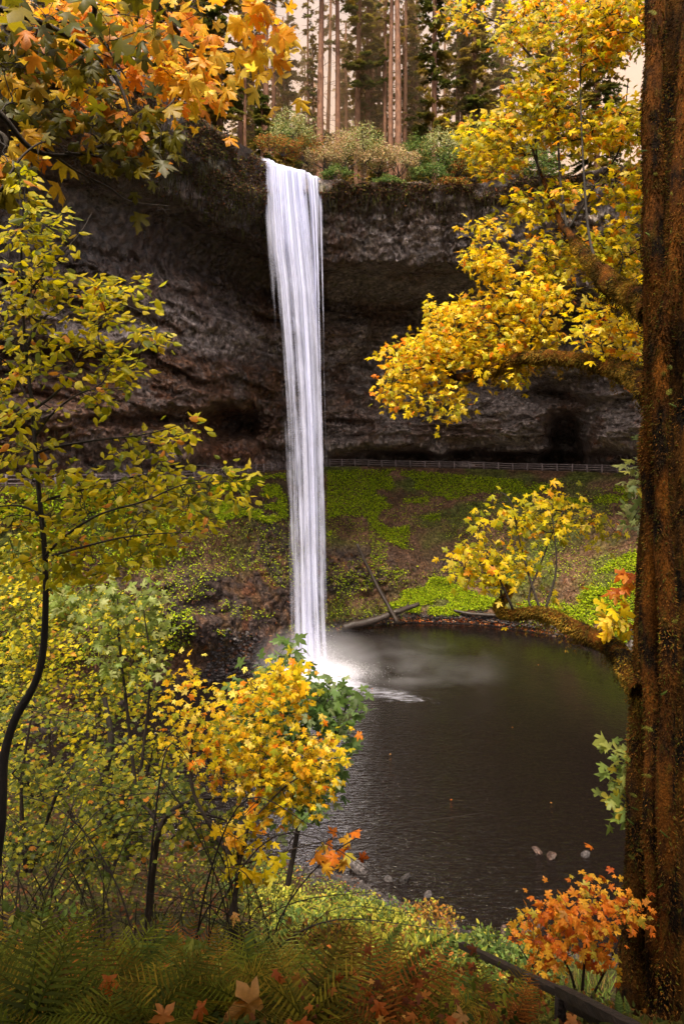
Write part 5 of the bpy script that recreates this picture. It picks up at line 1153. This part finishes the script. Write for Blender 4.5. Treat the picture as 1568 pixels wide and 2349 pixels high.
vine_maple('tangled dark shrub with arching stems left of the centre maple', W(350, 2090, 8), [([(340, 2110, 8), (352, 1990, 8), (368, 1900, 8), (395, 1860, 8), (450, 1835, 7.8), (520, 1830, 7.6)], .045), ([(368, 1900, 8), (330, 1850, 8.2), (250, 1820, 8.4)], .025), ([(390, 1865, 8), (480, 1870, 7.6), (560, 1900, 7.4)], .02)],
    [(220, 1800), (330, 1760), (450, 1790), (560, 1840), (600, 1900), (520, 1950), (400, 1930), (300, 1960), (210, 1900)], 190, 7.4, 8.8, DGR, .085, 3, .09, 0, 45, ori=vo, gap=-.2, gs=.02)
tw = thing('crooked_tree', 'crooked dark leaning trunk among the shrubs at the lower left', 'tree', W(300, 1980, 9.5)); mb = MB()
for c, r0 in (([(300, 1965, 9.6), (272, 1920, 9.6), (245, 1860, 9.5), (238, 1790, 9.4), (255, 1700, 9.4), (240, 1600, 9.5)], .10), ([(195, 1985, 9.3), (212, 1930, 9.4), (240, 1870, 9.5)], .11)):
    q = smoothpath([W(*a) for a in c], 8); rough_tube(mb, q, np.linspace(r0, r0 * .35, len(q)), 12, .35, 5, (.4, .35, .3), 4)
mb.build('trunk', M_bark, tw)
# --- dark arching twigs and thin stems tangled through the lower left thicket
mb = MB()
for i in range(110):
    px_ = RNG.uniform(-40, 640); d_ = RNG.uniform(5.5, 12); x = (px_ - CX) / F * d_; z = float(ground_z(x, d_)); h_ = RNG.uniform(.5, 2.3); dx_ = RNG.normal(0, 1.2); dy_ = RNG.normal(0, .5)
    q = smoothpath([(x, d_, z - .05), (x + dx_ * .15, d_ + dy_ * .2, z + h_ * .5), (x + dx_ * .5, d_ + dy_ * .5, z + h_ * .9), (x + dx_ * 1.1, d_ + dy_, z + h_ * RNG.uniform(.75, 1.1))], 5)
    r0 = RNG.uniform(.004, .014); tube(mb, q, np.linspace(r0, r0 * .25, len(q)), 4, np.array([.5, .38, .3]) * RNG.uniform(.4, 1.3), False)
    for k in range(3):
        a = q[RNG.integers(6, len(q) - 2)]; tube(mb, smoothpath([a, a + RNG.normal(0, .12, 3) + [0, 0, .08], a + RNG.normal(0, .25, 3) + [0, 0, .12]], 3), np.linspace(r0 * .4, r0 * .12, 7), 3, (.4, .3, .25), False)
mb.build('tangled_twigs', M_bark, None, kind='stuff', label='dark thin stems and twigs tangled through the lower left thicket', cat='twigs')
# --- centre maple
cmt = vine_maple('young maple in front of the pool, covered in yellow and orange leaves', W(540, 2170, 6.4), [([(532, 2175, 6.3), (536, 2080, 6.3), (548, 1990, 6.4), (545, 1955, 6.4)], .035), ([(545, 1990, 6.4), (500, 1920, 6.5), (468, 1870, 6.5), (440, 1800, 6.6), (442, 1700, 6.7), (470, 1630, 6.8)], .026), ([(548, 1980, 6.4), (575, 1880, 6.5), (620, 1780, 6.7), (680, 1720, 6.8)], .022), ([(470, 1640, 6.8), (560, 1590, 6.9), (660, 1550, 7)], .012), ([(548, 1985, 6.4), (600, 1970, 6.5), (700, 1940, 6.6), (790, 1920, 6.7)], .010), ([(560, 1900, 6.4), (660, 1800, 6.6), (740, 1760, 6.8)], .012)],
    [(345, 1640), (370, 1560), (430, 1520), (480, 1560), (545, 1535), (590, 1560), (640, 1520), (690, 1540), (690, 1600), (640, 1600), (740, 1650), (815, 1660), (820, 1680), (775, 1700), (780, 1760), (740, 1830), (690, 1830), (660, 1890), (600, 1880), (560, 1800), (500, 1790), (430, 1740), (350, 1680)], 620, -.5, .5,
    [((.84, .58, .02), 5), ((.82, .44, .015), 1.6), ((.78, .26, .015), .8), ((.62, .50, .015), 3.5), ((.88, .72, .14), 1.8), ((.30, .32, .02), 2.2)], .070, 3, .08, 280, 46, tmpl=MAPLE, far=MAPLE, name='young_maple', dfun=lambda x, y: 6.9, gap=-.12, gs=.017, ori=dict(up=.95, cam_=.45, rnd=.4, down=.35), r_tip=.002)
foliage(cmt, [(650, 1510), (690, 1505), (700, 1590), (665, 1600), (640, 1540)], 9, 6.8, 7.1, [smoothpath([W(*a) for a in [(640, 1640, 7), (675, 1560, 7), (680, 1520, 7)]], 5)], YEL, .14, 3, .07, 0, 461, gap=-2, r_tip=.002)
foliage(cmt, [(520, 1885), (560, 1870), (640, 1930), (620, 2000), (540, 2020), (520, 1960)], 20, 6.2, 6.6, [smoothpath([W(*a) for a in [(545, 1990, 6.4), (575, 1930, 6.4), (620, 1950, 6.4)]], 5)], YEL, .12, 3, .07, 20, 462, tmpl=MAPLE, gap=-2, r_tip=.002)
foliage(cmt, [(720, 1915), (815, 1920), (810, 1965), (735, 1980)], 8, 6.5, 6.8, [smoothpath([W(*a) for a in [(640, 1955, 6.5), (700, 1940, 6.6), (790, 1920, 6.7)]], 5)], ORG, .14, 2, .06, 12, 463, tmpl=MAPLE, gap=-2, r_tip=.002)
vine_maple('green leaved maple behind the yellow one at the edge of the pool', W(700, 2010, 10), [([(660, 2030, 9.6), (690, 1850, 9.8), (700, 1650, 10), (640, 1520, 10)], .04), ([(690, 1850, 9.8), (760, 1700, 10), (800, 1610, 10)], .03)],
    [(560, 1570), (600, 1540), (625, 1545), (620, 1490), (665, 1480), (680, 1500), (700, 1560), (745, 1555), (800, 1570), (842, 1640), (790, 1690), (805, 1760), (760, 1800), (740, 1850), (640, 1870), (580, 1760), (520, 1700)], 300, 9.2, 10.6, [((.13, .22, .05), 4), ((.22, .32, .12), 3), ((.34, .42, .20), 1.5), ((.08, .14, .03), 3)], .17, 3, .12, 30, 47, tmpl=MAPLE, far=MAPLE_S, name='green_maple', ori=dict(up=1.0, cam_=.4, rnd=.4, down=.3), gap=-.5)
# --- orange bush bottom right
vine_maple('rust orange maple bush at the water edge beside the mossy trunk', W(1330, 2330, 5.6), [([(1325, 2330, 5.6), (1310, 2240, 5.6), (1270, 2160, 5.7), (1245, 2080, 5.8)], .014), ([(1330, 2330, 5.6), (1340, 2200, 5.6), (1350, 2100, 5.7), (1365, 2040, 5.8)], .014), ([(1320, 2330, 5.6), (1230, 2230, 5.6), (1170, 2140, 5.7)], .012), ([(1335, 2330, 5.6), (1390, 2220, 5.6), (1440, 2110, 5.6)], .012)],
    [(1150, 2125), (1200, 2110), (1235, 2090), (1215, 2040), (1265, 2030), (1310, 2060), (1340, 2015), (1400, 2020), (1420, 2050), (1478, 2060), (1478, 2110), (1440, 2150), (1390, 2150), (1410, 2230), (1350, 2210), (1310, 2260), (1240, 2250), (1225, 2170), (1170, 2140)], 190, -.35, .35, ORG, .066, 3, .06, 150, 48, tmpl=MAPLE, far=MAPLE, name='maple_bush', dfun=lambda x, y: 5.7, gap=.05, gs=.018, r_tip=.002, ori=dict(up=.9, cam_=.5, rnd=.4, down=.35))

# ------------------------------------------------------------------ ferns
def frond_mesh(kind, seed, col_a, col_b):
    rg = np.random.default_rng(seed); mb = MB(); np_ = 19 if kind == 'lady' else 26
    V, T_, C_ = [], [], []; k = 0
    s = np.linspace(.12, .985, np_); cx_ = lambda t: np.array([0, t, .34 * t - .52 * t * t])
    tube(mb, [cx_(t) for t in np.linspace(0, 1, 10)], np.linspace(.008, .002, 10), 4, np.array(col_a) * .8, False)
    for t in s:
        w = (.30 if kind == 'lady' else .15) * math.sin(math.pi * min(1, t * .92 + .1)) ** .8 * (1 - t * .25); base_ = cx_(t)
        for sg in (-1, 1):
            an = .28 + .35 * t; d = np.array([sg * math.cos(an), math.sin(an), -.16 + rg.normal(0, .05)]); up_ = np.array([0, 0, 1.0]); sd_ = np.cross(d, up_); sd_ /= np.linalg.norm(sd_)
            L_ = w * rg.uniform(.88, 1.06); c = np.array(col_a) * (1 - t) + np.array(col_b) * t; c = c * rg.uniform(.5, 1.5) * (.7 if seed % 2 else 1.3)
            if kind == 'lady':
                ww = sd_ * (.0125 * (1.15 - t)); V += [base_ - ww * .5, base_ + ww, base_ + d * L_ * .35 + ww * 1.2, base_ + d * L_ * .5 + ww * .5, base_ + d * L_ * .7 + ww * .8, base_ + d * L_ + [0, 0, -.05 * L_], base_ + d * L_ * .7 - ww * .8, base_ + d * L_ * .5 - ww * .5, base_ + d * L_ * .35 - ww * 1.2]
                T_ += [(k, k + 1, k + 2), (k, k + 2, k + 8), (k + 8, k + 2, k + 3), (k + 8, k + 3, k + 7), (k + 7, k + 3, k + 4), (k + 7, k + 4, k + 6), (k + 6, k + 4, k + 5)]; C_ += [c * .8] * 2 + [c] * 3 + [c * 1.25] + [c] * 3; k += 9
            elif kind == 'fine':
                m_ = 11
                for j in range(m_):
                    f = (j + .6) / m_; q = base_ + d * L_ * f + [0, 0, -.10 * L_ * f * f]; l = .085 * L_ * math.sin(math.pi * min(1, f * .85 + .15)) ** .8 + .002
                    for s2 in (-1, 1):
                        e = sd_ * s2 * l + d * l * .45; ww = d * (L_ / m_ * .33)
                        V += [q - ww, q + e * .6 - ww * .8, q + e, q + e * .6 + ww * .9, q + ww]; T_ += [(k, k + 1, k + 3), (k + 1, k + 2, k + 3), (k, k + 3, k + 4)]; C_ += [c] * 5; k += 5
            else:
                ww = sd_ * .017; ww2 = sd_ * .012
                V += [base_ - ww, base_ + ww, base_ + d * L_ * .6 + ww2, base_ + d * L_ + [0, 0, -.02], base_ + d * L_ * .6 - ww2]; T_ += [(k, k + 1, k + 2), (k, k + 2, k + 4), (k + 4, k + 2, k + 3)]; C_ += [c] * 5; k += 5
    mb.add(np.array(V), np.array(T_), None, np.clip(np.array(C_), 0, 1)); return mb.mesh('frond', M_herb)
FR = {'green': [frond_mesh('lady', s, (.08, .10, .008), (.16, .16, .012)) for s in (1, 2)], 'olive': [frond_mesh('lady', s, (.14, .13, .010), (.26, .15, .014)) for s in (3, 4)],
      'rust': [frond_mesh('lady', s, (.22, .07, .012), (.36, .12, .015)) for s in (5, 6)], 'sword': [frond_mesh('sword', s, (.05, .085, .016), (.09, .12, .02)) for s in (7, 8)], 'pale': [frond_mesh('lady', s, (.16, .19, .03), (.26, .27, .05)) for s in (9, 10)]}
FLAB = {'green': 'green lady fern', 'olive': 'olive and rust tinged lady fern', 'rust': 'withered rust brown fern', 'sword': 'dark glossy sword fern', 'pale': 'pale sunlit fern'}
def fern(px, d, kind, where, size=.9, nfr=9, lean=None):
    x = (px - CX) / F * d; z = float(ground_z(x, d)); root = thing('fern', FLAB[kind] + ' ' + where, 'fern', (x, d, z), 'ferns on the near bank')
    a0 = RNG.uniform(0, 6.28)
    for i in range(nfr):
        o = link('frond', FR[kind][i % 2], root); an = a0 + i * 2.399 + RNG.normal(0, .2); s = size * .56 * RNG.uniform(.7, 1.15)
        o.rotation_euler = (RNG.uniform(.25, .85), RNG.normal(0, .2), an); o.scale = (s, s, s); o.location = (RNG.normal(0, .03), RNG.normal(0, .03), 0)
    return root
fl_ = [(60, 3.2, 'green', 'in the bottom left corner', 1.1), (190, 3.6, 'green', 'with the largest fronds right of the bottom left corner', 1.25), (330, 3.3, 'olive', 'at the bottom edge left of the big fallen leaf', 1.0), (140, 4.6, 'rust', 'behind the large fronds at the lower left', 1.0),
 (270, 4.6, 'green', 'below the crooked trunk', 1.1), (430, 3.9, 'green', 'left of the dark stem of the centre maple', 1.05), (400, 5.4, 'rust', 'in the dark hollow left of the centre maple', 1.0), (500, 3.2, 'olive', 'at the bottom edge under the centre maple', .95),
 (620, 3.7, 'green', 'behind the big fallen leaf', 1.05), (700, 3.2, 'olive', 'right of the big fallen leaf at the bottom edge', 1.0), (590, 5.2, 'pale', 'arching beside the foot of the centre maple', 1.1), (690, 5.0, 'rust', 'reddish among green ones right of the centre maple', .8),
 (780, 4.0, 'olive', 'in the middle of the bottom bank', 1.0), (860, 3.3, 'rust', 'at the bottom edge in the middle', 1.0), (930, 4.2, 'olive', 'left of the wooden rail', .95), (990, 3.4, 'olive', 'at the bottom edge left of the rail', .95), (1085, 5.0, 'sword', 'standing upright just behind the wooden rail', .85),
 (1120, 3.1, 'olive', 'below the wooden rail', .6), (1190, 2.8, 'rust', 'beside the orange fallen leaf at the bottom right', .45), (1010, 5.6, 'green', 'behind the upper end of the rail', .8), (850, 5.6, 'pale', 'on the bright bank above the rusty ferns', .8), (20, 5.2, 'olive', 'at the left edge below the leaning sapling', 1.1),
 (310, 6.6, 'green', 'under the tangled dark shrub', 1.1), (210, 6.4, 'sword', 'beside the crooked trunk', 1.0), (480, 6.8, 'olive', 'between the two dark stems', 1.0), (560, 8.0, 'rust', 'far behind the centre maple stem', 1.1), (90, 7.2, 'rust', 'at the far left under the dark shrub', 1.1), (660, 6.8, 'pale', 'at the edge of the bright bank', 1.0),
 (750, 5.2, 'green', 'in shade between the rusty and the bright plants', .9), (1250, 4.8, 'green', 'between the rail and the orange bush', .5), (1180, 5.6, 'sword', 'left of the orange bush stems', .8), (1440, 3.8, 'sword', 'between the rail end and the mossy trunk', .4), (540, 4.4, 'rust', 'at the foot of the centre maple', .8), (350, 4.2, 'sword', 'in front of the rusty ferns at lower left', .9), (-40, 4.0, 'green', 'cut by the left edge', 1.1)]
for a in fl_: fern(*a, nfr=12)

kk = ['green', 'olive', 'rust', 'green', 'olive', 'sword', 'pale', 'rust']
for i in range(20):
    px_ = RNG.uniform(-60, 1000); d_ = RNG.uniform(3.0, 8.5) if px_ < 650 else RNG.uniform(2.9, 4.6); kd = kk[i % 7]
    r_ = fern(px_, d_, kd, 'lost in the mass of ferns on the near bank', RNG.uniform(.7, 1.05), 9); r_['group'] = kd + ' ferns massed on the near bank'
for i in range(26):
    px_ = RNG.uniform(560, 1180); d_ = RNG.uniform(6.5, 26); x = (px_ - CX) / F * d_; z = float(ground_z(x, d_))
    if z < 1.0: continue
    pal_ = [[((.20, .24, .03), 3), ((.36, .34, .05), 2), ((.08, .11, .02), 3)], [((.10, .16, .035), 3), ((.20, .26, .07), 2), ((.05, .08, .02), 3)], [((.34, .15, .03), 3), ((.30, .26, .03), 2), ((.12, .07, .02), 3)], [((.42, .38, .05), 3), ((.26, .26, .03), 2), ((.10, .11, .02), 3)]][i % 4]
    nm_ = ['yellow green', 'deep green', 'rusty orange', 'pale yellow'][i % 4]
    shrub('low_bush', nm_ + ' knee high bush among the plants on the bright bank', (x, d_, z), .30 + .035 * d_, .35 + .03 * d_, 520, pal_, .05 + .004 * d_, nm_ + ' bushes on the bright bank', OVATE_S, 500 + i, 5, 'bush')
for i in range(26):
    px_, py_ = (RNG.uniform(1482, 1560), RNG.uniform(30, 2200)) if i < 18 else (RNG.uniform(1440, 1478), RNG.uniform(1560, 2050))
    o = link('fern_sprig', FR['pale' if i % 3 else 'sword'][i % 2], tree); s_ = RNG.uniform(.06, .13)
    o.matrix_local = Matrix.Translation(Vector((W(px_, py_, 5.42 if i < 18 else 6.15) - np.array(tree.location)).tolist())) @ Matrix.Rotation(RNG.choice([-1, 1]) * RNG.uniform(.6, 1.7), 4, 'Y') @ Matrix.Rotation(1.2, 4, 'X') @ Matrix.Diagonal((s_, s_, s_, 1))
# broad leaved herbs in the shade
def herb_patch(label, x0, x1, d0, d1, n, pal, size, hmax, tmpl=OVATE, name='undergrowth', cat='plants', gap=-.4, seed=0, up=.9):
    px = RNG.uniform(x0, x1, n); d = d0 + (d1 - d0) * RNG.uniform(0, 1, n) ** .8; x = (px - CX) / F * d; z = ground_z(x, d)
    k = (vnoise(np.stack([x, d, 0 * x], -1), .9, seed) > gap) & (z > (.75 if d1 > 20 and x0 > 0 else .12)); x, d, z = x[k], d[k], z[k]; n = len(x)
    lump = .55 + .6 * vnoise(np.stack([x, d, 0 * x], -1), 1.3, seed + 4)
    p = np.stack([x, d, z + RNG.uniform(.02, 1, n) ** 1.2 * hmax * np.clip(lump, .15, 1.2)], -1); R = leaf_dirs(n, up, .45, .45, .25); 
    mb = MB(); hue = vnoise(p, .8, seed + 8); b = np.ones((n, len(pal))); b[:, 0] = 1 + hue; b[:, 1] = 1 - .8 * hue; idx = pick(pal, n, b)
    sz = size * RNG.uniform(.5, 1.3, n) * (1 + .04 * np.maximum(0, d - 5)); add_leaves(mb, tmpl, p, R, sz, shade(pal, idx, .35))
    mb.build(name, M_herb, None, kind='stuff', label=label, cat=cat)
B1 = [((.22, .24, .03), 3), ((.09, .13, .02), 4), ((.38, .34, .05), 1.6), ((.36, .13, .03), 1.0), ((.18, .24, .09), 1), ((.10, .05, .02), 1.5)]
B2 = [((.06, .08, .014), 4), ((.11, .09, .016), 3), ((.20, .07, .018), 1.3), ((.16, .17, .025), 1.4)]
B3 = [((.16, .07, .014), 3), ((.08, .085, .012), 4), ((.34, .11, .015), 1.2), ((.22, .20, .02), 1.4)]
herb_patch('bright yellow green plants covering the bank below the pool', 600, 1250, 8, 36, 26000, B1, .055, .55, OVATE_S, gap=-.5, seed=3)
herb_patch('mixed green and orange plants between the ferns and the bright bank', 250, 1500, 4.2, 9, 9000, [((.12, .055, .012), 4), ((.05, .055, .010), 5), ((.30, .10, .012), 1), ((.20, .18, .015), 1.2)], .04, .28, OVATE_S, gap=-.2, seed=5)
herb_patch('dark low plants covering the shaded ground at the lower left', -150, 620, 4.5, 12, 12000, B2, .05, .32, OVATE, gap=-.2, seed=7)
herb_patch('dim low plants under the ferns at the bottom edge', 500, 1600, 2.3, 5, 8000, B2, .04, .12, OVATE_S, gap=-.1, seed=9)
herb_patch('green thicket on the left slope down to the pool', -300, 620, 12, 50, 16000, [((.035, .04, .008), 5), ((.09, .09, .012), 3), ((.26, .22, .02), 1), ((.10, .035, .012), 2)], .09, 1.3, OVATE_S, gap=-.5, seed=11)
herb_patch('small orange and brown leaves littering the ferns', -100, 1250, 2.6, 8, 2600, [((.50, .16, .03), 3), ((.34, .08, .02), 3), ((.60, .30, .06), 1.5), ((.16, .05, .02), 3)], .035, .42, MAPLE_S, 'leaf_litter', 'leaves', gap=-.1, seed=13)
herb_patch('small green leaves of low plants between the ferns', -150, 1200, 2.6, 7, 9000, [((.10, .13, .012), 3), ((.20, .20, .015), 2), ((.05, .06, .01), 3)], .03, .45, OVATE, gap=.0, seed=15)
# fine grass tufts on the bright bank
mb = MB(); n = 4500; px = RNG.uniform(620, 1400, n); d = RNG.uniform(11, 28, n); x = (px - CX) / F * d; z = ground_z(x, d); k = (vnoise(np.stack([x, d, 0 * x], -1), .7, 19) > .0) & (z > .2); x, d, z = x[k], d[k], z[k]; n = len(x)
V = np.array([(-.007, 0, 0), (.007, 0, 0), (.005, .6, -.05), (0, 1, -.25)]); T_ = np.array([(0, 1, 2), (0, 2, 3)]); pal = [((.14, .20, .04), 3), ((.24, .26, .06), 2), ((.30, .20, .06), 1)]
add_leaves(mb, (V, T_), np.stack([x, d, z], -1), leaf_frames(np.stack([RNG.normal(0, .4, n), -np.ones(n), RNG.normal(0, .3, n)], -1), np.stack([RNG.normal(0, .35, n), RNG.normal(0, .35, n), np.ones(n)], -1)), RNG.uniform(.2, .5, n), shade(pal, pick(pal, n), .3))
mb.build('grass', M_herb, None, kind='stuff', label='thin grass standing among the plants on the bright bank', cat='grass')
# heart shaped leafy plants
for i, (px, d, h_, lab) in enumerate([(455, 4.3, .5, 'leafy plant with heart shaped leaves in the dark hollow by the centre maple stem'), (380, 4.6, .45, 'leafy dark green plant left of the heart leaved one'), (60, 4.8, .6, 'broad leaved dark plant at the left edge'), (130, 6, .7, 'broad leaved dark plant under the vine maples'), (620, 5.6, .5, 'drooping pale leaved plant at the centre maple foot')]):
    x = (px - CX) / F * d; b = (x, d, float(ground_z(x, d))); shrub('leafy_plant', lab, b, .32, h_, 160, [((.10, .15, .03), 3), ((.16, .20, .035), 2), ((.30, .30, .05), 1)], .075, 'leafy plants under the maples', OVATE, 300 + i, 6, 'plant')

# fallen leaves lying on the ferns, each its own
LV_ = [leaf_variants('fallen_leaf', MAPLE, [((.72, .28, .07), 1)], M_leaf, 2)[0][0], leaf_variants('fallen_leaf', MAPLE, [((.60, .16, .03), 1)], M_leaf, 2)[0][0], leaf_variants('fallen_leaf', MAPLE, [((.78, .40, .12), 1)], M_leaf, 2)[0][0]]
for i, (px, py, d, s, v, lab) in enumerate([(592, 2285, 3.0, .17, 2, 'large pale orange maple leaf lying on the ferns at the bottom centre'), (1192, 2325, 2.9, .14, 0, 'orange maple leaf lying at the bottom edge below the rail'), (690, 2342, 2.8, .10, 1, 'small orange leaf at the bottom edge right of the large pale one'),
   (1035, 2330, 2.9, .11, 1, 'red orange leaf curled at the bottom edge left of the rail'), (470, 2310, 3.0, .10, 1, 'dull red leaf left of the large pale fallen leaf'), (380, 2345, 2.7, .12, 0, 'leaf cut off by the bottom edge left of centre'), (540, 2095, 4.2, .09, 2, 'pale leaf hanging by the dark maple stem'), (1110, 2270, 3.3, .09, 0, 'orange leaf beneath the middle of the rail'),
   (1320, 2340, 2.6, .08, 0, 'orange leaf on the lower end of the rail'), (250, 2240, 3.3, .12, 1, 'dull rust leaf on the large fern fronds'), (870, 2300, 3.1, .10, 1, 'rust leaf in the bottom ferns left of the curled one'), (1290, 2090, 4.9, .10, 2, 'bright orange leaf in front of the orange bush'), (1060, 2345, 2.7, .09, 2, 'orange leaf tip at the bottom right of the curled one')]):
    o = link('fallen_leaf', LV_[v], None, lab, 'leaf'); R = leaf_dirs(1, .8, .6, .3, .3)[0] * s * (.95 if i == 0 else .72); Mx = np.eye(4); Mx[:3, :3] = R; Mx[:3, 3] = W(px, py, d); o.matrix_world = Matrix(Mx.tolist())
# floating leaves
for i in range(6):
    px, py = RNG.uniform(850, 1400), RNG.uniform(1480, 2000); d = H * F / (py - HY); o = link('floating_leaf', LV_[i % 3], None, 'tiny orange leaf floating on the dark pool', 'leaf', 'leaves floating on the pool'); o.location = W(px, py, d) + [0, 0, .02]; o.scale = [.14] * 3; o.rotation_euler = (0, 0, RNG.uniform(0, 6))

# rocks on the near shore and under the shallow water
for i, (px, py, r, lab) in enumerate([(822, 1985, .85, 'big grey boulder on the near shore below the pool'), (890, 2010, .35, 'grey rock right of the big shore boulder'), (925, 2012, .4, 'pale grey rock on the near shore, second from the boulder'), (745, 1955, .6, 'dark rock at the left end of the near shore'), (775, 1962, .45, 'dark rock just left of the big shore boulder'), (1232, 1945, .45, 'rounded brown rock in the shallow water'), (1262, 1960, .5, 'flat grey rock breaking the shallow water'), (1235, 2110, .6, 'dark rock at the water edge behind the orange bush'), (1210, 2130, .5, 'dark wet rock left of the orange bush'), (1155, 2130, .35, 'small dark rock at the right end of the shingle'), (1340, 1955, .35, 'small rock in the shallows at the right'), (980, 2045, .4, 'dark rock in the middle of the near shore')]):
    d = float(H * F / (py - HY)) - .3; x = (px - CX) / F * d; z = max(-.05, float(ground_z(x, d))); o = put_stone((x, d, z + r * .15), r * .75, lab, None)
n = 2600; px = RNG.uniform(640, 1500, n); d = np.zeros(n)
dsh = np.array([max([dd_ for dd_ in np.arange(20, 50, .25) if ground_z(np.array([(q - CX) / F * dd_]), np.array([dd_]))[0] > .1] or [30]) for q in np.linspace(600, 1560, 60)])
ds = np.interp(px, np.linspace(600, 1560, 60), dsh) + RNG.normal(-.2, 1.1, n); x = (px - CX) / F * ds; p = np.stack([x, ds, ground_z(x, ds)], -1)
scatter_stones(p, RNG.uniform(.05, .24, n) ** 1.0, 'shingle', 'dark wet shingle along the near shore of the pool')
n = 700; px = RNG.uniform(950, 1480, n); ds = np.interp(px, np.linspace(600, 1560, 60), dsh) + RNG.uniform(.5, 9, n); x = (px - CX) / F * ds; p = np.stack([x, ds, ground_z(x, ds)], -1)
scatter_stones(p, RNG.uniform(.08, .35, n), 'shingle', 'brown stones under the shallow water at the right')

# wooden handrail at the lower right
rl = thing('wooden_handrail', 'weathered split wooden handrail sloping down into the lower right corner', 'handrail', W(1285, 2420, 3.4))
def beam(mb, a, b, w, h, col=(1, 1, 1), nseg=14, seed=0):
    a, b = np.asarray(a), np.asarray(b); t = np.linspace(0, 1, nseg)[:, None]; c = a * (1 - t) + b * t; d_ = (b - a) / np.linalg.norm(b - a); s = np.cross(d_, [0, 0, 1.]); s /= np.linalg.norm(s); u = np.cross(s, d_)
    prof = [(-1, -1), (-.2, -1.05), (1, -.9), (1.05, 0), (.9, 1), (.1, .93), (-.95, 1.02), (-1.03, .1)]; k = len(prof)
    V = np.array([[c[i] + s * w * (p[0] + .10 * RNG.uniform(-1, 1)) + u * h * (p[1] + .10 * RNG.uniform(-1, 1)) for p in prof] for i in range(nseg)]).reshape(-1, 3)
    i = np.arange(nseg - 1)[:, None] * k; j = np.arange(k)[None]; j2 = (j + 1) % k
    mb.add(V, [(0, q + 1, q) for q in range(1, k - 1)] + [((nseg - 1) * k, (nseg - 1) * k + q, (nseg - 1) * k + q + 1) for q in range(1, k - 1)], np.stack([i + j, i + j2, i + k + j2, i + k + j], -1).reshape(-1, 4), col)
mb = MB(); beam(mb, W(1058, 2168, 5.0), W(1292, 2281, 3.6), .024, .019, (.7, .6, .55)); mb.build('rail', M_wood, rl, False)
mb = MB(); beam(mb, W(1284, 2273, 3.55), W(1470, 2372, 2.7), .028, .024, (.8, .7, .65)); mb.build('rail', M_wood, rl, False)
mb = MB(); beam(mb, W(1300, 2302, 3.6), W(1480, 2400, 2.8), .022, .020, (.6, .5, .5)); mb.build('rail', M_wood, rl, False)
mb = MB(); tube(mb, [W(1284, 2420, 3.62), W(1285, 2285, 3.62)], [.035, .032], 8); mb.build('post', M_wood, rl, False)

# unseen trees added behind the camera so that their crowns shade the near bank
def shade_tree(label, x, y, h, r, seed):
    z = float(ground_z(x, y)) if y > -25 else 22; root = thing('added_shade_tree', label, 'tree', (x, y, z), 'unseen shade trees added behind the viewpoint')
    mb = MB(); tube(mb, smoothpath([(x, y, z - .5), (x + .2, y, z + h * .4), (x, y + .3, z + h * .9)], 6), np.linspace(.4, .1, 13), 10); mb.build('trunk', M_bark, root)
    n = 1500; v = norm(RNG.normal(0, 1, (n, 3))) * (RNG.uniform(0, 1, (n, 1)) ** .4) * [r, r, h * .38]; p = v + [x, y, z + h * .66]; p = p[p[:, 1] < np.maximum(1.5, 0)]
    mb = MB(); add_leaves(mb, MAPLE_S, p, leaf_dirs(len(p), .8, 0, .5, .2), RNG.uniform(.5, .9, len(p)), shade(DGR, pick(DGR, len(p)), .3)); mb.build('crown', M_leaf, root)
    settle(root)
for i, (x, y, h, r) in enumerate([(-8, -2.5, 13, 6), (-3, -4, 11, 5), (1, -3.5, 9, 5), (6, -3, 9.5, 5.5), (12, -2, 12, 7), (-16, -3, 12, 7), (2, -18, 20, 9), (-13, -18, 20, 9), (15, -17, 20, 9)]): shade_tree('unseen tree added behind the viewpoint to shade the near bank', x, y, h, r, i)
for r_ in [o for o in COL.objects if o.parent is None and o.type == 'EMPTY' and o.get('category')]:
    for c in r_.children:
        if c.matrix_parent_inverse == Matrix.Identity(4) and c.location.length == 0 and c.data is not None and c.name.split('.')[0] in ('trunk', 'moss', 'bark_cord', 'side_stem', 'branch', 'limb', 'shoot', 'twigs', 'foliage', 'stem', 'leaf_stalks', 'bare_twig', 'rail', 'post') and r_.name.split('.')[0] not in ('conifer_tree', 'trail_fence', 'rim_fence'):
            c.matrix_parent_inverse = Matrix.Translation(r_.location).inverted()
